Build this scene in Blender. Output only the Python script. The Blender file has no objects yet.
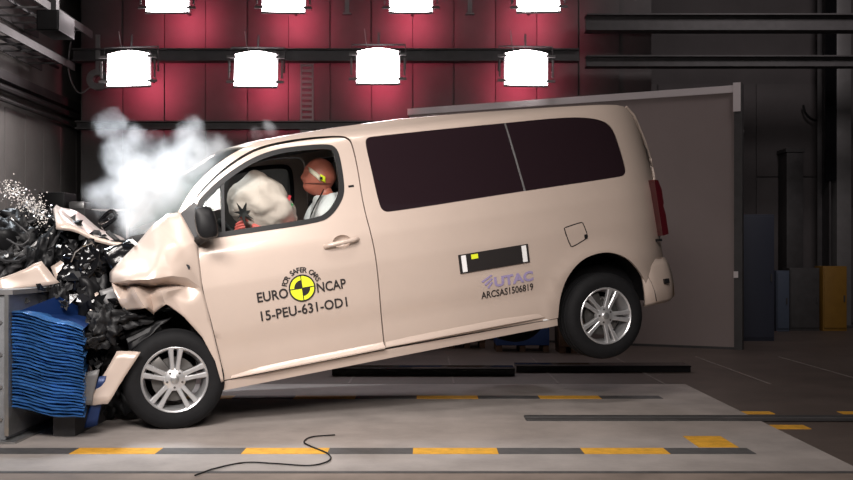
import bpy, bmesh, math, random
import numpy as np
from mathutils import Vector, Matrix, noise
from mathutils.geometry import delaunay_2d_cdt

SC = bpy.context.scene
COL = SC.collection
random.seed(7)

# ------------------------------------------------------------------ camera, world, exposure, large lights
CAM_H, FPX, CX, HY = 1.147, 1000.0, 426.5, 258.0
cd = bpy.data.cameras.new('camera')
cam = bpy.data.objects.new('camera', cd)
COL.objects.link(cam)
cam.location = (0, 0, CAM_H)
cam.rotation_euler = (math.pi / 2, 0, 0)
cd.sensor_width = 36
cd.lens = 36 * FPX / 853
cd.shift_y = (HY - 240) / 853
cd.clip_end = 200
SC.camera = cam

w = bpy.data.worlds.new('world')
SC.world = w
w.use_nodes = True
w.node_tree.nodes['Background'].inputs[0].default_value = (0.9, 0.9, 1.0, 1)
w.node_tree.nodes['Background'].inputs[1].default_value = 0.06

SC.view_settings.view_transform = 'Standard'
SC.view_settings.look = 'None'
SC.view_settings.gamma = 1
SC.view_settings.use_curve_mapping = False
SC.view_settings.exposure = 0.0
SC.cycles.use_denoising = True
SC.cycles.volume_bounces = 3
SC.cycles.max_bounces = 10
SC.cycles.transparent_max_bounces = 24


def area_light(name, loc, target, energy, color, sx, sy, spread=180):
    l = bpy.data.lights.new(name, 'AREA')
    l.shape = 'RECTANGLE'
    l.size, l.size_y = sx, sy
    l.energy = energy
    l.color = color
    l.spread = math.radians(spread)
    o = bpy.data.objects.new(name, l)
    COL.objects.link(o)
    o.location = loc
    d = Vector(target) - Vector(loc)
    o.rotation_euler = d.to_track_quat('-Z', 'Y').to_euler()
    return o


# lab lamp banks over the track, then added lamps for smoke and walls
area_light('bank_and_smoke_light', (-1.9, 2.2, 3.9), (-1.75, 6.9, 1.45), 55, (1.0, 0.94, 0.90), 2.2, 1.1, 62)
area_light('bank_and_smoke_light', (0.3, 1.6, 3.1), (0.2, 7.0, 0.9), 45, (1.0, 0.92, 0.87), 2.0, 0.9, 84)
area_light('bank_and_smoke_light', (0.0, 4.6, 6.4), (0.0, 6.6, 0.0), 36, (1.0, 0.93, 0.88), 2.4, 0.8, 100)
area_light('bank_and_smoke_light', (-4.2, 8.2, 4.8), (-2.2, 7.4, 1.5), 34, (0.85, 0.93, 1.0), 0.8, 0.6, 50)  # added lamp, only there to brighten the smoke
area_light('wall_fill_light', (5.2, 11.0, 6.3), (5.6, 16.5, 2.4), 55, (1.0, 0.90, 0.90), 1.5, 1.0, 140)  # added unseen lamp that lifts the dark rear wall on the right
area_light('wall_fill_light', (-3.4, 11.6, 5.4), (-5.5, 12.2, 1.9), 42, (1.0, 0.94, 0.91), 1.0, 0.8, 75)  # added unseen lamp that brightens the left wall


# ------------------------------------------------------------------ materials
def mat(name, col, rough=0.5, metal=0.0, coat=0.0, var=0.0, vscale=6.0, bump=0.0, bscale=30.0, spec=0.5, emit=None, estr=0):
    m = bpy.data.materials.new(name)
    m.use_nodes = True
    nt = m.node_tree
    b = nt.nodes['Principled BSDF']
    b.inputs['Base Color'].default_value = (*col, 1)
    b.inputs['Roughness'].default_value = rough
    b.inputs['Metallic'].default_value = metal
    b.inputs['Coat Weight'].default_value = coat
    b.inputs['Coat Roughness'].default_value = 0.08
    b.inputs['Specular IOR Level'].default_value = spec
    if emit:
        b.inputs['Emission Color'].default_value = (*emit, 1)
        b.inputs['Emission Strength'].default_value = estr
    tc = nt.nodes.new('ShaderNodeTexCoord')
    if var > 0:
        n = nt.nodes.new('ShaderNodeTexNoise')
        n.inputs['Scale'].default_value = vscale
        n.inputs['Detail'].default_value = 6
        n.inputs['Roughness'].default_value = 0.65
        nt.links.new(tc.outputs['Object'], n.inputs['Vector'])
        r = nt.nodes.new('ShaderNodeValToRGB')
        r.color_ramp.elements[0].position = 0.3
        r.color_ramp.elements[1].position = 0.7
        r.color_ramp.elements[0].color = (*[c * (1 - var) for c in col], 1)
        r.color_ramp.elements[1].color = (*[min(1, c * (1 + var)) for c in col], 1)
        nt.links.new(n.outputs['Fac'], r.inputs['Fac'])
        nt.links.new(r.outputs['Color'], b.inputs['Base Color'])
    if bump > 0:
        n2 = nt.nodes.new('ShaderNodeTexNoise')
        n2.inputs['Scale'].default_value = bscale
        n2.inputs['Detail'].default_value = 4
        nt.links.new(tc.outputs['Object'], n2.inputs['Vector'])
        bp = nt.nodes.new('ShaderNodeBump')
        bp.inputs['Strength'].default_value = bump
        bp.inputs['Distance'].default_value = 0.01
        nt.links.new(n2.outputs['Fac'], bp.inputs['Height'])
        nt.links.new(bp.outputs['Normal'], b.inputs['Normal'])
    return m


def glass_mat(name, tint, alpha, rough=0.03):
    m = bpy.data.materials.new(name)
    m.use_nodes = True
    nt = m.node_tree
    nt.nodes.remove(nt.nodes['Principled BSDF'])
    out = nt.nodes['Material Output']
    t = nt.nodes.new('ShaderNodeBsdfTransparent')
    t.inputs[0].default_value = (*tint, 1)
    g = nt.nodes.new('ShaderNodeBsdfGlossy')
    g.inputs['Roughness'].default_value = rough
    f = nt.nodes.new('ShaderNodeFresnel')
    f.inputs[0].default_value = 1.3
    a = nt.nodes.new('ShaderNodeMath')
    a.operation = 'ADD'
    a.inputs[1].default_value = alpha
    mx = nt.nodes.new('ShaderNodeMixShader')
    nt.links.new(f.outputs[0], a.inputs[0])
    nt.links.new(a.outputs[0], mx.inputs[0])
    nt.links.new(t.outputs[0], mx.inputs[1])
    nt.links.new(g.outputs[0], mx.inputs[2])
    nt.links.new(mx.outputs[0], out.inputs[0])
    return m


PAINT = mat('champagne_paint', (0.56, 0.455, 0.39), 0.36, 0.15, 0.55, 0.03, 2.5)
PAINT_IN = mat('primer_back', (0.22, 0.19, 0.17), 0.6)
BLACKPL = mat('black_plastic', (0.008, 0.008, 0.009), 0.5, var=0.2, spec=0.3)
DARKPL = mat('dark_grey_plastic', (0.035, 0.034, 0.036), 0.5, var=0.15)
GLOSSBLK = mat('gloss_black', (0.006, 0.006, 0.007), 0.15, bump=0.3, bscale=14)
RUBBER = mat('tyre_rubber', (0.009, 0.009, 0.010), 0.75, var=0.2, vscale=20, spec=0.22)
ALLOY = mat('alloy', (0.72, 0.72, 0.73), 0.3, 0.75, var=0.05)
DISCM = mat('brake_disc_steel', (0.13, 0.125, 0.12), 0.45, 0.8)
CHROME = mat('chrome', (0.8, 0.8, 0.8), 0.12, 1.0)
STEEL = mat('bare_steel', (0.42, 0.42, 0.42), 0.35, 0.8, var=0.2)
TINT = mat('privacy_glass', (0.018, 0.010, 0.013), 0.06, 0, 0.3)
CLEAR = glass_mat('clear_glass', (0.92, 0.94, 0.93), 0.0)
SCREEN = glass_mat('windscreen_glass', (0.80, 0.86, 0.84), 0.06, 0.12)
REDLENS = mat('red_lens', (0.07, 0.006, 0.010), 0.15, coat=0.6)
SEATM = mat('seat_fabric', (0.045, 0.042, 0.045), 0.85, bump=0.3, bscale=80)
HEADL = mat('headliner', (0.20, 0.18, 0.175), 0.9)
WHITEP = mat('white_print', (0.85, 0.85, 0.85), 0.5)
BLACKP = mat('black_print', (0.015, 0.012, 0.012), 0.5)
YELP = mat('yellow_print', (0.78, 0.86, 0.03), 0.45)
PURP = mat('mauve_print', (0.30, 0.25, 0.42), 0.45)
BAG = mat('airbag_cloth', (0.69, 0.575, 0.52), 0.85, var=0.06, bump=0.4, bscale=14)
BLUE = mat('blue_aluminium', (0.045, 0.15, 0.38), 0.30, 0.4, 0.3, var=0.45, vscale=6)
BLUED = mat('dark_blue', (0.008, 0.03, 0.12), 0.4, 0.2)
CONC = mat('block_concrete', (0.20, 0.205, 0.215), 0.8, var=0.2, bump=0.5, bscale=20)
SKINM = mat('dummy_skin', (0.42, 0.125, 0.085), 0.5, var=0.08)
PINKM = mat('pink_paint', (0.70, 0.14, 0.12), 0.5)
SHIRT = mat('white_shirt', (0.80, 0.80, 0.82), 0.85, bump=0.3, bscale=25)
WALLD = mat('dark_wall', (0.085, 0.08, 0.08), 0.8, var=0.15, vscale=1.5)
REARW = mat('rear_wall', (0.085, 0.076, 0.077), 0.8, var=0.12, vscale=1.5)
WALLG = mat('left_wall', (0.16, 0.15, 0.145), 0.8, var=0.15, vscale=1.2)
BEAMM = mat('beam_steel', (0.06, 0.057, 0.058), 0.6, 0.2, var=0.2)
LIGHTST = mat('light_grey_steel', (0.20, 0.195, 0.195), 0.5, 0.2, var=0.1)
BOARD = mat('board_grey', (0.30, 0.245, 0.235), 0.75, var=0.05, vscale=1.0)
ALUM = mat('aluminium_rail', (0.72, 0.66, 0.66), 0.5, 0.1)
YELLOWM = mat('yellow_paint', (0.72, 0.36, 0.03), 0.6, var=0.25, vscale=12)
DARKST = mat('dark_stripe', (0.085, 0.082, 0.082), 0.6, var=0.3, vscale=10)
YELCAB = mat('yellow_cabinet', (0.24, 0.125, 0.018), 0.5, var=0.1)
NAVY = mat('navy_cabinet', (0.035, 0.04, 0.06), 0.5)
BROWN = mat('brown_wood', (0.11, 0.06, 0.035), 0.7, var=0.3)
LAMPM = mat('lamp_face', (1, 1, 1), 0.5, emit=(1.0, 0.90, 0.92), estr=22)


# ------------------------------------------------------------------ helpers
def tag(o, label=None, cat=None, group=None, kind=None):
    if label: o['label'] = label
    if cat: o['category'] = cat
    if group: o['group'] = group
    if kind: o['kind'] = kind
    return o


def link(name, me, m, parent=None):
    o = bpy.data.objects.new(name, me)
    COL.objects.link(o)
    if m is not None and not me.materials:
        me.materials.append(m)
    if parent is not None:
        o.parent = parent
    return o


def empty(name, loc=(0, 0, 0), rz=0):
    o = bpy.data.objects.new(name, None)
    COL.objects.link(o)
    o.location = loc
    o.rotation_euler = (0, 0, rz)
    o.empty_display_size = 0.1
    return o


def smooth(me, angle=35):
    me.polygons.foreach_set('use_smooth', [True] * len(me.polygons))
    try:
        me.set_sharp_from_angle(angle=math.radians(angle))
    except Exception:
        pass
    return me


def mesh(name, verts, faces, m, parent=None, sm=None):
    me = bpy.data.meshes.new(name)
    me.from_pydata([tuple(v) for v in verts], [], faces)
    bm = bmesh.new()
    bm.from_mesh(me)
    bmesh.ops.recalc_face_normals(bm, faces=bm.faces)
    bm.to_mesh(me)
    bm.free()
    me.update()
    if sm: smooth(me, sm)
    return link(name, me, m, parent)


def bmobj(name, bm, m, parent=None, sm=None):
    me = bpy.data.meshes.new(name)
    bm.to_mesh(me)
    bm.free()
    if sm: smooth(me, sm)
    return link(name, me, m, parent)


def add_box(bm, c, s, rot=None, bev=0.0):
    r = bmesh.ops.create_cube(bm, size=1)
    vs = r['verts']
    M = Matrix.Diagonal((*s, 1))
    if bev > 0:
        bmesh.ops.transform(bm, matrix=M, verts=vs)
        es = list({e for v in vs for e in v.link_edges})
        rb = bmesh.ops.bevel(bm, geom=es, offset=bev, segments=2, affect='EDGES', profile=0.6)
        vs = list({v for f in rb['faces'] for v in f.verts} | {v for v in vs if v.is_valid})
        M = Matrix.Identity(4)
    if rot is not None:
        M = rot.to_matrix().to_4x4() @ M if hasattr(rot, 'to_matrix') else rot @ M
    M = Matrix.Translation(c) @ M
    bmesh.ops.transform(bm, matrix=M, verts=vs)


def box(name, lo, hi, m, parent=None, bev=0.0):
    bm = bmesh.new()
    c = [(a + b) / 2 for a, b in zip(lo, hi)]
    s = [abs(b - a) for a, b in zip(lo, hi)]
    add_box(bm, c, s, bev=bev)
    return bmobj(name, bm, m, parent, 30 if bev else None)


def tube_geo(pts, r, n=8, closed=False):
    pts = [Vector(p) for p in pts]
    V, F = [], []
    N = len(pts)
    up = Vector((0, 0, 1))
    for i, p in enumerate(pts):
        a = pts[(i - 1) % N] if (closed or i > 0) else p
        b = pts[(i + 1) % N] if (closed or i < N - 1) else p
        t = (b - a).normalized()
        ref = up if abs(t.dot(up)) < 0.95 else Vector((1, 0, 0))
        u = t.cross(ref).normalized()
        v = t.cross(u)
        rr = r[i] if isinstance(r, (list, tuple)) else r
        for k in range(n):
            an = 2 * math.pi * k / n
            V.append(p + (u * math.cos(an) + v * math.sin(an)) * rr)
    for i in range(N if closed else N - 1):
        j = (i + 1) % N
        for k in range(n):
            l = (k + 1) % n
            F.append((i * n + k, i * n + l, j * n + l, j * n + k))
    if not closed:
        F.append(tuple(range(n)))
        F.append(tuple((N - 1) * n + k for k in range(n)))
    return V, F


def tube(name, pts, r, m, parent=None, n=8, closed=False):
    V, F = tube_geo(pts, r, n, closed)
    return mesh(name, V, F, m, parent, 40)


def merge(geos):
    V, F = [], []
    for v, f in geos:
        o = len(V)
        V += list(v)
        F += [tuple(i + o for i in q) for q in f]
    return V, F


def lathe_y(prof, n=48):
    """profile (y, r) revolved about the local y axis"""
    V, F = [], []
    for (y, r) in prof:
        for k in range(n):
            a = 2 * math.pi * k / n
            V.append((r * math.cos(a), y, r * math.sin(a)))
    for i in range(len(prof) - 1):
        for k in range(n):
            l = (k + 1) % n
            F.append((i * n + k, i * n + l, (i + 1) * n + l, (i + 1) * n + k))
    return V, F


def spline(pts, n=6):
    """open Catmull-Rom"""
    pts = [Vector(p) for p in pts]
    P = [pts[0] * 2 - pts[1]] + pts + [pts[-1] * 2 - pts[-2]]
    out = []
    for i in range(1, len(P) - 2):
        for k in range(n):
            t = k / n
            a, b, c, d = P[i - 1], P[i], P[i + 1], P[i + 2]
            out.append(0.5 * ((2 * b) + (c - a) * t + (2 * a - 5 * b + 4 * c - d) * t * t + (3 * b - a - 3 * c + d) * t ** 3))
    out.append(pts[-1])
    return out


def world_at(px, py, D):
    return Vector(((px - CX) / FPX * D, D, CAM_H - (py - HY) / FPX * D))


# ------------------------------------------------------------------ the hall
YB = 17.0      # rear wall
XL = -5.5      # left wall
XR = 9.0

fm = mat('hall_floor', (0.105, 0.080, 0.068), 0.5, var=0.22, vscale=1.6, bump=0.1, bscale=25)
floor = box('floor', (XL, -3, -0.3), (XR, YB, 0), fm)
tag(floor, 'dark brown polished concrete floor of the test hall', 'floor', kind='structure')
jl = mat('pale_joint', (0.22, 0.19, 0.17), 0.6, var=0.4, vscale=5)
me = bpy.data.meshes.new('joint_line')
bm = bmesh.new()
add_box(bm, (0, 0, 0.0015), (0.018, 2.5, 0.003))
bm.to_mesh(me)
bm.free()
for i in range(-4, 9):
    o = link('joint_line', me, jl, floor)
    o.location = (0.25 + i * 0.96, 10.35, 0)

slabm = mat('slab_concrete', (0.36, 0.318, 0.295), 0.55, var=0.2, vscale=2.2, bump=0.15, bscale=40)
slab = box('floor_slab', (XL + 0.3, 5.36, 0.0), (2.34, 9.05, 0.006), slabm)
tag(slab, 'pale grey concrete slab under the crash zone', 'floor', kind='structure')
box('edge_joint', (XL + 0.3, 5.32, 0.0), (2.34, 5.36, 0.005), DARKST, slab)
slab2 = box('floor_slab', (XL + 0.3, 3.0, 0.0), (2.34, 5.30, 0.006), mat('slab_near', (0.24, 0.19, 0.16), 0.55, var=0.25, vscale=2.5))
tag(slab2, 'brownish slab strip along the front edge of the crash zone', 'floor', kind='structure')


def stripes(y0, y1, x_first, n, first_yellow, z=0.006):
    mes = {}
    for k in range(n):
        yel = (k % 2 == 0) == first_yellow
        key = 'yellow_segment' if yel else 'dark_segment'
        if key not in mes:
            mes[key] = bpy.data.meshes.new(key)
            b = bmesh.new()
            add_box(b, (0.25, (y1 - y0) / 2, 0.001), (0.5, y1 - y0, 0.002))
            b.to_mesh(mes[key])
            b.free()
        o = link(key, mes[key], YELLOWM if yel else DARKST, slab)
        o.location = (x_first + 0.5 * k, y0, z)


stripes(5.82, 6.00, -5.08, 14, True)
stripes(8.10, 8.28, -5.08, 14, True)
box('yellow_patch', (1.64, 6.02, 0.006), (1.88, 6.40, 0.008), YELLOWM, slab)
box('yellow_segment', (2.08, 6.70, 0.0), (2.58, 6.86, 0.003), YELLOWM, floor)
box('yellow_segment', (2.28, 7.34, 0.0), (2.56, 7.46, 0.003), YELLOWM, floor)
box('yellow_segment', (3.06, 7.34, 0.0), (3.4, 7.46, 0.003), YELLOWM, floor)
rail = empty('guide_rail', (1.0, 7.1, 0.006))
for dy in (-0.075, 0.075):
    box('rail_bar', (-0.3, dy - 0.03, 0.0), (7.5, dy + 0.02, 0.012), BEAMM, rail)
box('rail_slot', (-0.3, -0.045, 0.0), (7.5, 0.045, 0.006), DARKST, rail)
tag(rail, 'dark steel double guide rail set across the floor', 'rail')

# cable on the floor
pts = [world_at(a, b, 0.0 + CAM_H * FPX / (b - HY)) for a, b in ((195, 478), (215, 471), (245, 465), (275, 466), (310, 468), (329, 463), (328, 456), (312, 449), (304, 444), (312, 439), (335, 437))]
pts = [Vector((p.x, p.y, 0.014)) for p in spline(pts, 6)]
cab = tube('floor_cable', pts, 0.0045, BLACKPL, None, 6)
tag(cab, 'thin black cable curled across the yellow striped floor line', 'cable')

# walls
wl = box('wall_left', (XL - 0.3, -3, 0), (XL, YB + 0.3, 7), WALLG)
tag(wl, 'grey panelled left wall of the hall', 'wall', kind='structure')
mej = bpy.data.meshes.new('wall_panel')
bm = bmesh.new()
add_box(bm, (0.01, 0.33, 1.53), (0.02, 0.645, 3.06), bev=0.006)
bm.to_mesh(mej)
bm.free()
for k in range(11):
    o = link('wall_panel', mej, WALLG, wl)
    o.location = (XL, 10.0 + 0.66 * k - 0.3, 0.05)
box('wall_ledge', (XL, 8, 3.42), (XL + 0.12, YB, 3.54), BEAMM, wl)
wb = box('wall_back', (XL, YB, 0), (XR + 0.3, YB + 0.3, 7), REARW)
tag(wb, 'dark rear wall of the test hall', 'wall', kind='structure')
wr = box('wall_right', (XR, -3, 0), (XR + 0.3, YB, 7), WALLD)
tag(wr, 'dark right wall of the test hall', 'wall', kind='structure')
cl = box('ceiling', (XL, -3, 7), (XR, YB, 7.2), WALLD)
tag(cl, 'dark ceiling of the test hall', 'ceiling', kind='structure')
# panels of the rear wall, right part
for x0, x1, z0, z1 in ((5.6, 6.9, 0.05, 2.5), (5.6, 6.9, 2.53, 4.1), (6.93, 8.2, 0.05, 2.0), (6.93, 8.2, 2.03, 4.1), (8.23, 8.95, 0.05, 4.1), (2.2, 3.9, 0.05, 4.1), (3.93, 5.57, 0.05, 4.1)):
    box('wall_panel', (x0, YB - 0.03, z0), (x1, YB, z1), REARW, wb, 0.008)

# curtain partition behind the lamp rig
YC = 14.9
wp = box('wall_partition', (-5.15, YC, 0), (3.35, YC + 0.12, 7), WALLD)
tag(wp, 'dark panelled partition wall behind the lamp rig', 'wall', kind='structure')
for k in range(13):
    x0 = -5.12 + k * 0.615
    dy = 0.03 + 0.012 * ((k * 7) % 3)
    box('partition_panel', (x0, YC - dy, 0.03), (x0 + 0.60, YC, 3.05), WALLD, wp, 0.008)
    box('partition_panel', (x0, YC - 0.03 - 0.02 * (k % 2), 3.12), (x0 + 0.605, YC, 6.9), WALLD, wp, 0.006)

# horizontal beams
for nm, lo, hi, m, lab in (
        ('roof_beam', (-5.1, 14.35, 3.98), (2.2, 14.55, 4.16), BEAMM, 'dark steel cross beam between the two rows of lamps'),
        ('roof_beam', (-5.1, 14.5, 3.02), (2.2, 14.68, 3.14), BEAMM, 'dark steel cross beam just below the lower lamp row'),
        ('roof_beam', (2.3, 14.35, 4.42), (8.9, 14.6, 4.66), BEAMM, 'grey steel beam high along the rear wall right of the lamps'),
        ('roof_beam', (2.3, 14.35, 3.9), (8.9, 14.55, 4.06), BEAMM, 'dark lower steel beam along the rear wall right of the lamps')):
    o = empty(nm, ((lo[0] + hi[0]) / 2, (lo[1] + hi[1]) / 2, lo[2]))
    c = o.location
    h = hi[2] - lo[2]
    box('top_flange', (lo[0] - c.x, lo[1] - c.y, h - 0.02), (hi[0] - c.x, hi[1] - c.y, h), m, o)
    box('bottom_flange', (lo[0] - c.x, lo[1] - c.y, 0), (hi[0] - c.x, hi[1] - c.y, 0.02), m, o)
    box('web', (lo[0] - c.x, -0.015, 0.02), (hi[0] - c.x, 0.015, h - 0.02), m, o)
    tag(o, lab, 'beam')

# cable ladder between lamps
lx = (307 - CX) / FPX * 14.6
lad = empty('cable_ladder', (lx, 14.6, 0.0))
for s in (-1, 1):
    box('side_rail', (s * 0.085 - 0.012, -0.02, 2.6), (s * 0.085 + 0.012, 0.02, 4.0), LIGHTST, lad)
for k in range(17):
    box('rung', (-0.075, -0.015, 2.66 + k * 0.08), (0.075, 0.015, 2.70 + k * 0.08), LIGHTST, lad)
tag(lad, 'grey vertical cable ladder with close rungs between two lamps', 'ladder')
for px in (347, 470):
    x = (px - CX) / FPX * 14.2
    o = empty('hanging_rod', (x, 14.2, 4.62))
    box('rod', (-0.03, -0.02, 0), (0.03, 0.02, 2.35), LIGHTST, o)
    box('foot_plate', (-0.06, -0.05, -0.015), (0.06, 0.05, 0), LIGHTST, o)
    tag(o, 'pale flat rod hanging between the second and third upper lamps' if px < 400 else 'pale flat rod hanging between the third and last upper lamps', 'rod', 'hanging rods between upper lamps')


# flood lamps
def make_lamp():
    r = empty('flood_lamp')
    W, H = 0.60, 0.46
    bm = bmesh.new()      # housing, tapering to the back
    q = [(-W / 2, 0, -H / 2), (W / 2, 0, -H / 2), (W / 2, 0, H / 2), (-W / 2, 0, H / 2),
         (-W / 3, 0.22, -H / 3), (W / 3, 0.22, -H / 3), (W / 3, 0.22, H / 3), (-W / 3, 0.22, H / 3)]
    mesh('housing', q, [(0, 1, 5, 4), (1, 2, 6, 5), (2, 3, 7, 6), (3, 0, 4, 7), (4, 5, 6, 7)], BEAMM, r)
    # bowed lens
    V, F = [], []
    n = 10
    for i in range(n + 1):
        for j in range(n + 1):
            u, v = i / n * 2 - 1, j / n * 2 - 1
            hh = H / 2 * 0.94 * (1.0 + (0.22 if v > 0 else 0.07) * (1 - abs(u) ** 1.6))
            V.append((u * W / 2 * 0.95 * (1 - 0.02 * v), -0.03 - 0.05 * (1 - u * u) * (1 - v * v), v * hh))
    for i in range(n):
        for j in range(n):
            a = i * (n + 1) + j
            F.append((a, a + n + 1, a + n + 2, a + 1))
    mesh('lens', V, F, LAMPM, r, 60)
    for s in (-1, 1):
        box('door_hinge', (s * W / 2 + s * 0.06 - 0.012, -0.05, -0.12), (s * W / 2 + s * 0.06 + 0.012, -0.03, 0.12), LIGHTST, r)
        for t in (-1, 1):
            box('clip', (s * W / 2 - 0.03 if s > 0 else s * W / 2 - 0.09, -0.07, t * 0.17 - 0.016), (s * W / 2 + 0.09 if s > 0 else s * W / 2 + 0.03, -0.04, t * 0.17 + 0.016), LIGHTST, r)
    box('bottom_rim', (-W / 2, -0.05, -H / 2 - 0.02), (W / 2, -0.02, -H / 2), LIGHTST, r)
    V, F = merge([tube_geo([(-W / 2 - 0.07, 0.1, 0), (-W / 2 - 0.07, 0.12, H / 2 + 0.12), (W / 2 + 0.07, 0.12, H / 2 + 0.12), (W / 2 + 0.07, 0.1, 0)], 0.014, 6),
                  tube_geo([(0, 0.12, H / 2 + 0.12), (0, 0.14, H / 2 + 0.3)], 0.016, 6)])
    mesh('yoke', V, F, BEAMM, r)
    tube('wall_bracket', [(0, 0.2, 0.12), (0, 0.7, 0.14), (0, 1.24, 0.14)], 0.02, BEAMM, r, 6)
    tube('power_cable', spline([(0.1, 0.2, 0.1), (0.22, 0.24, 0.32), (0.05, 0.22, 0.26), (-0.15, 0.24, 0.34), (-0.2, 0.2, 0.6)], 5), 0.008, LIGHTST, r, 5)
    return r


lproto = make_lamp()


def copy_tree(o, parent=None):
    c = o.copy()
    COL.objects.link(c)
    if parent is not None:
        c.parent = parent
    for ch in [x for x in bpy.data.objects if x.parent == o]:
        copy_tree(ch, c)
    return c


DL = 13.6
spots = [(129, 70, 0), (256, 70.5, 0), (378, 67.5, 0), (526, 69.5, 0), (168, -3.5, 1), (284, -3.5, 1), (411, -3.5, 1), (538, -4, 1)]
LAMPS = []
for i, (px, py, up) in enumerate(spots):
    o = lproto if i == 0 else copy_tree(lproto)
    o.location = world_at(px, py, DL)
    o.rotation_euler = (math.radians(-4), math.radians((-1.5, 0.5, 0, 1, 0, 1, 0, -1)[i]), 0)
    tag(o, ('bright flood lamp in the lower row, beside the hanging cable reel', 'bright flood lamp in the lower row, second from the cable reel', 'bright flood lamp in the lower row, third from the cable reel', 'bright flood lamp in the lower row, above the top rail of the grey screen board',
            'bright flood lamp in the upper row, closest to the left wall of the hall', 'bright flood lamp in the upper row, second from the left wall of the hall', 'bright flood lamp in the upper row, between the two pale hanging rods', 'bright flood lamp in the upper row, farthest from the left wall of the hall')[i],
        'lamp', 'flood lamps in the upper row' if up else 'flood lamps in the lower row')
    LAMPS.append(o)
for o in LAMPS:       # added red spots imitating lens glow on the partition behind each lamp
    l = bpy.data.lights.new('added_red_glow', 'SPOT')
    l.energy = 52
    l.color = (1.0, 0.11, 0.19)
    l.shadow_soft_size = 0.15
    l.spot_size = math.radians(165)
    l.spot_blend = 1.0
    lo = bpy.data.objects.new('added_red_glow', l)
    COL.objects.link(lo)
    lo.parent = o
    lo.location = (0, 0.76, 0)
    lo.rotation_euler = (math.radians(90), 0, 0)

# large grey screen board
A, B = Vector((-0.25, 14.5, 0)), Vector((3.93, 12.5, 0))
bd = empty('screen_board', A, math.atan2(B.y - A.y, B.x - A.x))
BLn = (B - A).length
box('board', (0, 0, 0.03), (BLn - 0.08, 0.05, 3.22), BOARD, bd)
box('top_rail', (-0.02, -0.02, 3.22), (BLn - 0.02, 0.07, 3.31), ALUM, bd)
box('end_post', (BLn - 0.08, -0.02, 0), (BLn + 0.02, 0.1, 3.33), BEAMM, bd)
box('post_cap', (BLn - 0.09, -0.03, 2.98), (BLn + 0.0, -0.02, 3.34), ALUM, bd)
box('hinge', (BLn - 0.085, -0.03, 0.9), (BLn - 0.03, -0.02, 0.98), ALUM, bd)
box('bottom_rail', (0, -0.01, 0), (BLn - 0.08, 0.06, 0.03), BEAMM, bd)
V, F = merge([tube_geo([(BLn, 0.1, 2.75), (BLn - 0.2, 0.85, 2.2), (BLn - 0.2, 0.85, 0.0)], 0.03, 6), tube_geo([(BLn, 0.1, 0.06), (BLn - 0.2, 0.85, 0.06)], 0.025, 6)])
mesh('rear_brace', V, F, BEAMM, bd)
tag(bd, 'large plain grey screen board with pale top rail behind the van', 'board')

# right hand background
def cabinet(name, lo, hi, m, label, cat, ndoor=1, handle=True):
    o = empty(name, ((lo[0] + hi[0]) / 2, (lo[1] + hi[1]) / 2, 0))
    c = o.location
    box('body', (lo[0] - c.x, lo[1] - c.y, lo[2]), (hi[0] - c.x, hi[1] - c.y, hi[2]), m, o, 0.008)
    w_ = (hi[0] - lo[0]) / ndoor
    for k in range(ndoor):
        d = box('door', (lo[0] - c.x + k * w_ + 0.012, lo[1] - c.y - 0.02, lo[2] + 0.05), (lo[0] - c.x + (k + 1) * w_ - 0.012, lo[1] - c.y, hi[2] - 0.03), m, o, 0.005)
        if handle:
            box('handle', (lo[0] - c.x + (k + 1) * w_ - 0.06, lo[1] - c.y - 0.035, (lo[2] + hi[2]) / 2 - 0.05), (lo[0] - c.x + (k + 1) * w_ - 0.04, lo[1] - c.y - 0.02, (lo[2] + hi[2]) / 2 + 0.05), BEAMM, d)
    tag(o, label, cat)
    return o


cabinet('yellow_cabinet', (6.225, 15.7, 0), (6.60, 16.05, 1.02), YELCAB, 'yellow upright cabinet standing by the rear wall', 'cabinet')
cabinet('steel_cabinet', (5.72, 15.75, 0), (6.19, 16.05, 0.99), BEAMM, 'grey steel cabinet standing beside the yellow cabinet', 'cabinet')
cabinet('equipment_rack', (4.35, 13.8, 0), (4.80, 14.4, 1.75), NAVY, 'navy blue equipment rack behind the screen board post', 'rack', 1)
cabinet('blue_cabinet', (5.46, 15.6, 0), (5.66, 15.9, 0.95), mat('slate_blue', (0.07, 0.09, 0.13), 0.5), 'slim slate blue cabinet standing beside the navy rack', 'cabinet')
o = empty('wall_duct', (6.1, 16.75, 0))
box('duct_body', (-0.14, -0.2, 0.0), (0.14, 0.2, 2.9), BEAMM, o, 0.02)
box('duct_cap', (-0.16, -0.22, 2.9), (0.16, 0.22, 2.96), BEAMM, o)
tag(o, 'short dark vertical duct standing against the rear wall', 'duct')
o = empty('steel_column', (6.56, 16.4, 0))
box('web', (-0.015, -0.15, 0), (0.015, 0.15, 7), BEAMM, o)
box('flange', (-0.09, -0.17, 2.4), (0.09, -0.15, 7), GLOSSBLK, o)
box('flange', (-0.09, 0.15, 0), (0.09, 0.17, 7), BEAMM, o)
tag(o, 'black steel column rising to the roof by the rear wall', 'column')
o = empty('wall_column', (6.86, 16.62, 0))
box('shaft', (-0.12, -0.2, 0), (0.12, 0.3, 7), LIGHTST, o, 0.02)
box('base_plate', (-0.17, -0.25, 0), (0.17, 0.33, 0.04), BEAMM, o)
tag(o, 'grey square column behind the yellow cabinet', 'column')
o = tube('wall_cable', spline([world_at(803, 105, 16.85), world_at(806, 114, 16.85), world_at(814, 120, 16.85), world_at(824, 119, 16.85)], 6), 0.02, BLACKPL, None, 6)
tag(o, 'short black cable loop hanging on the rear wall', 'cable')

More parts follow.
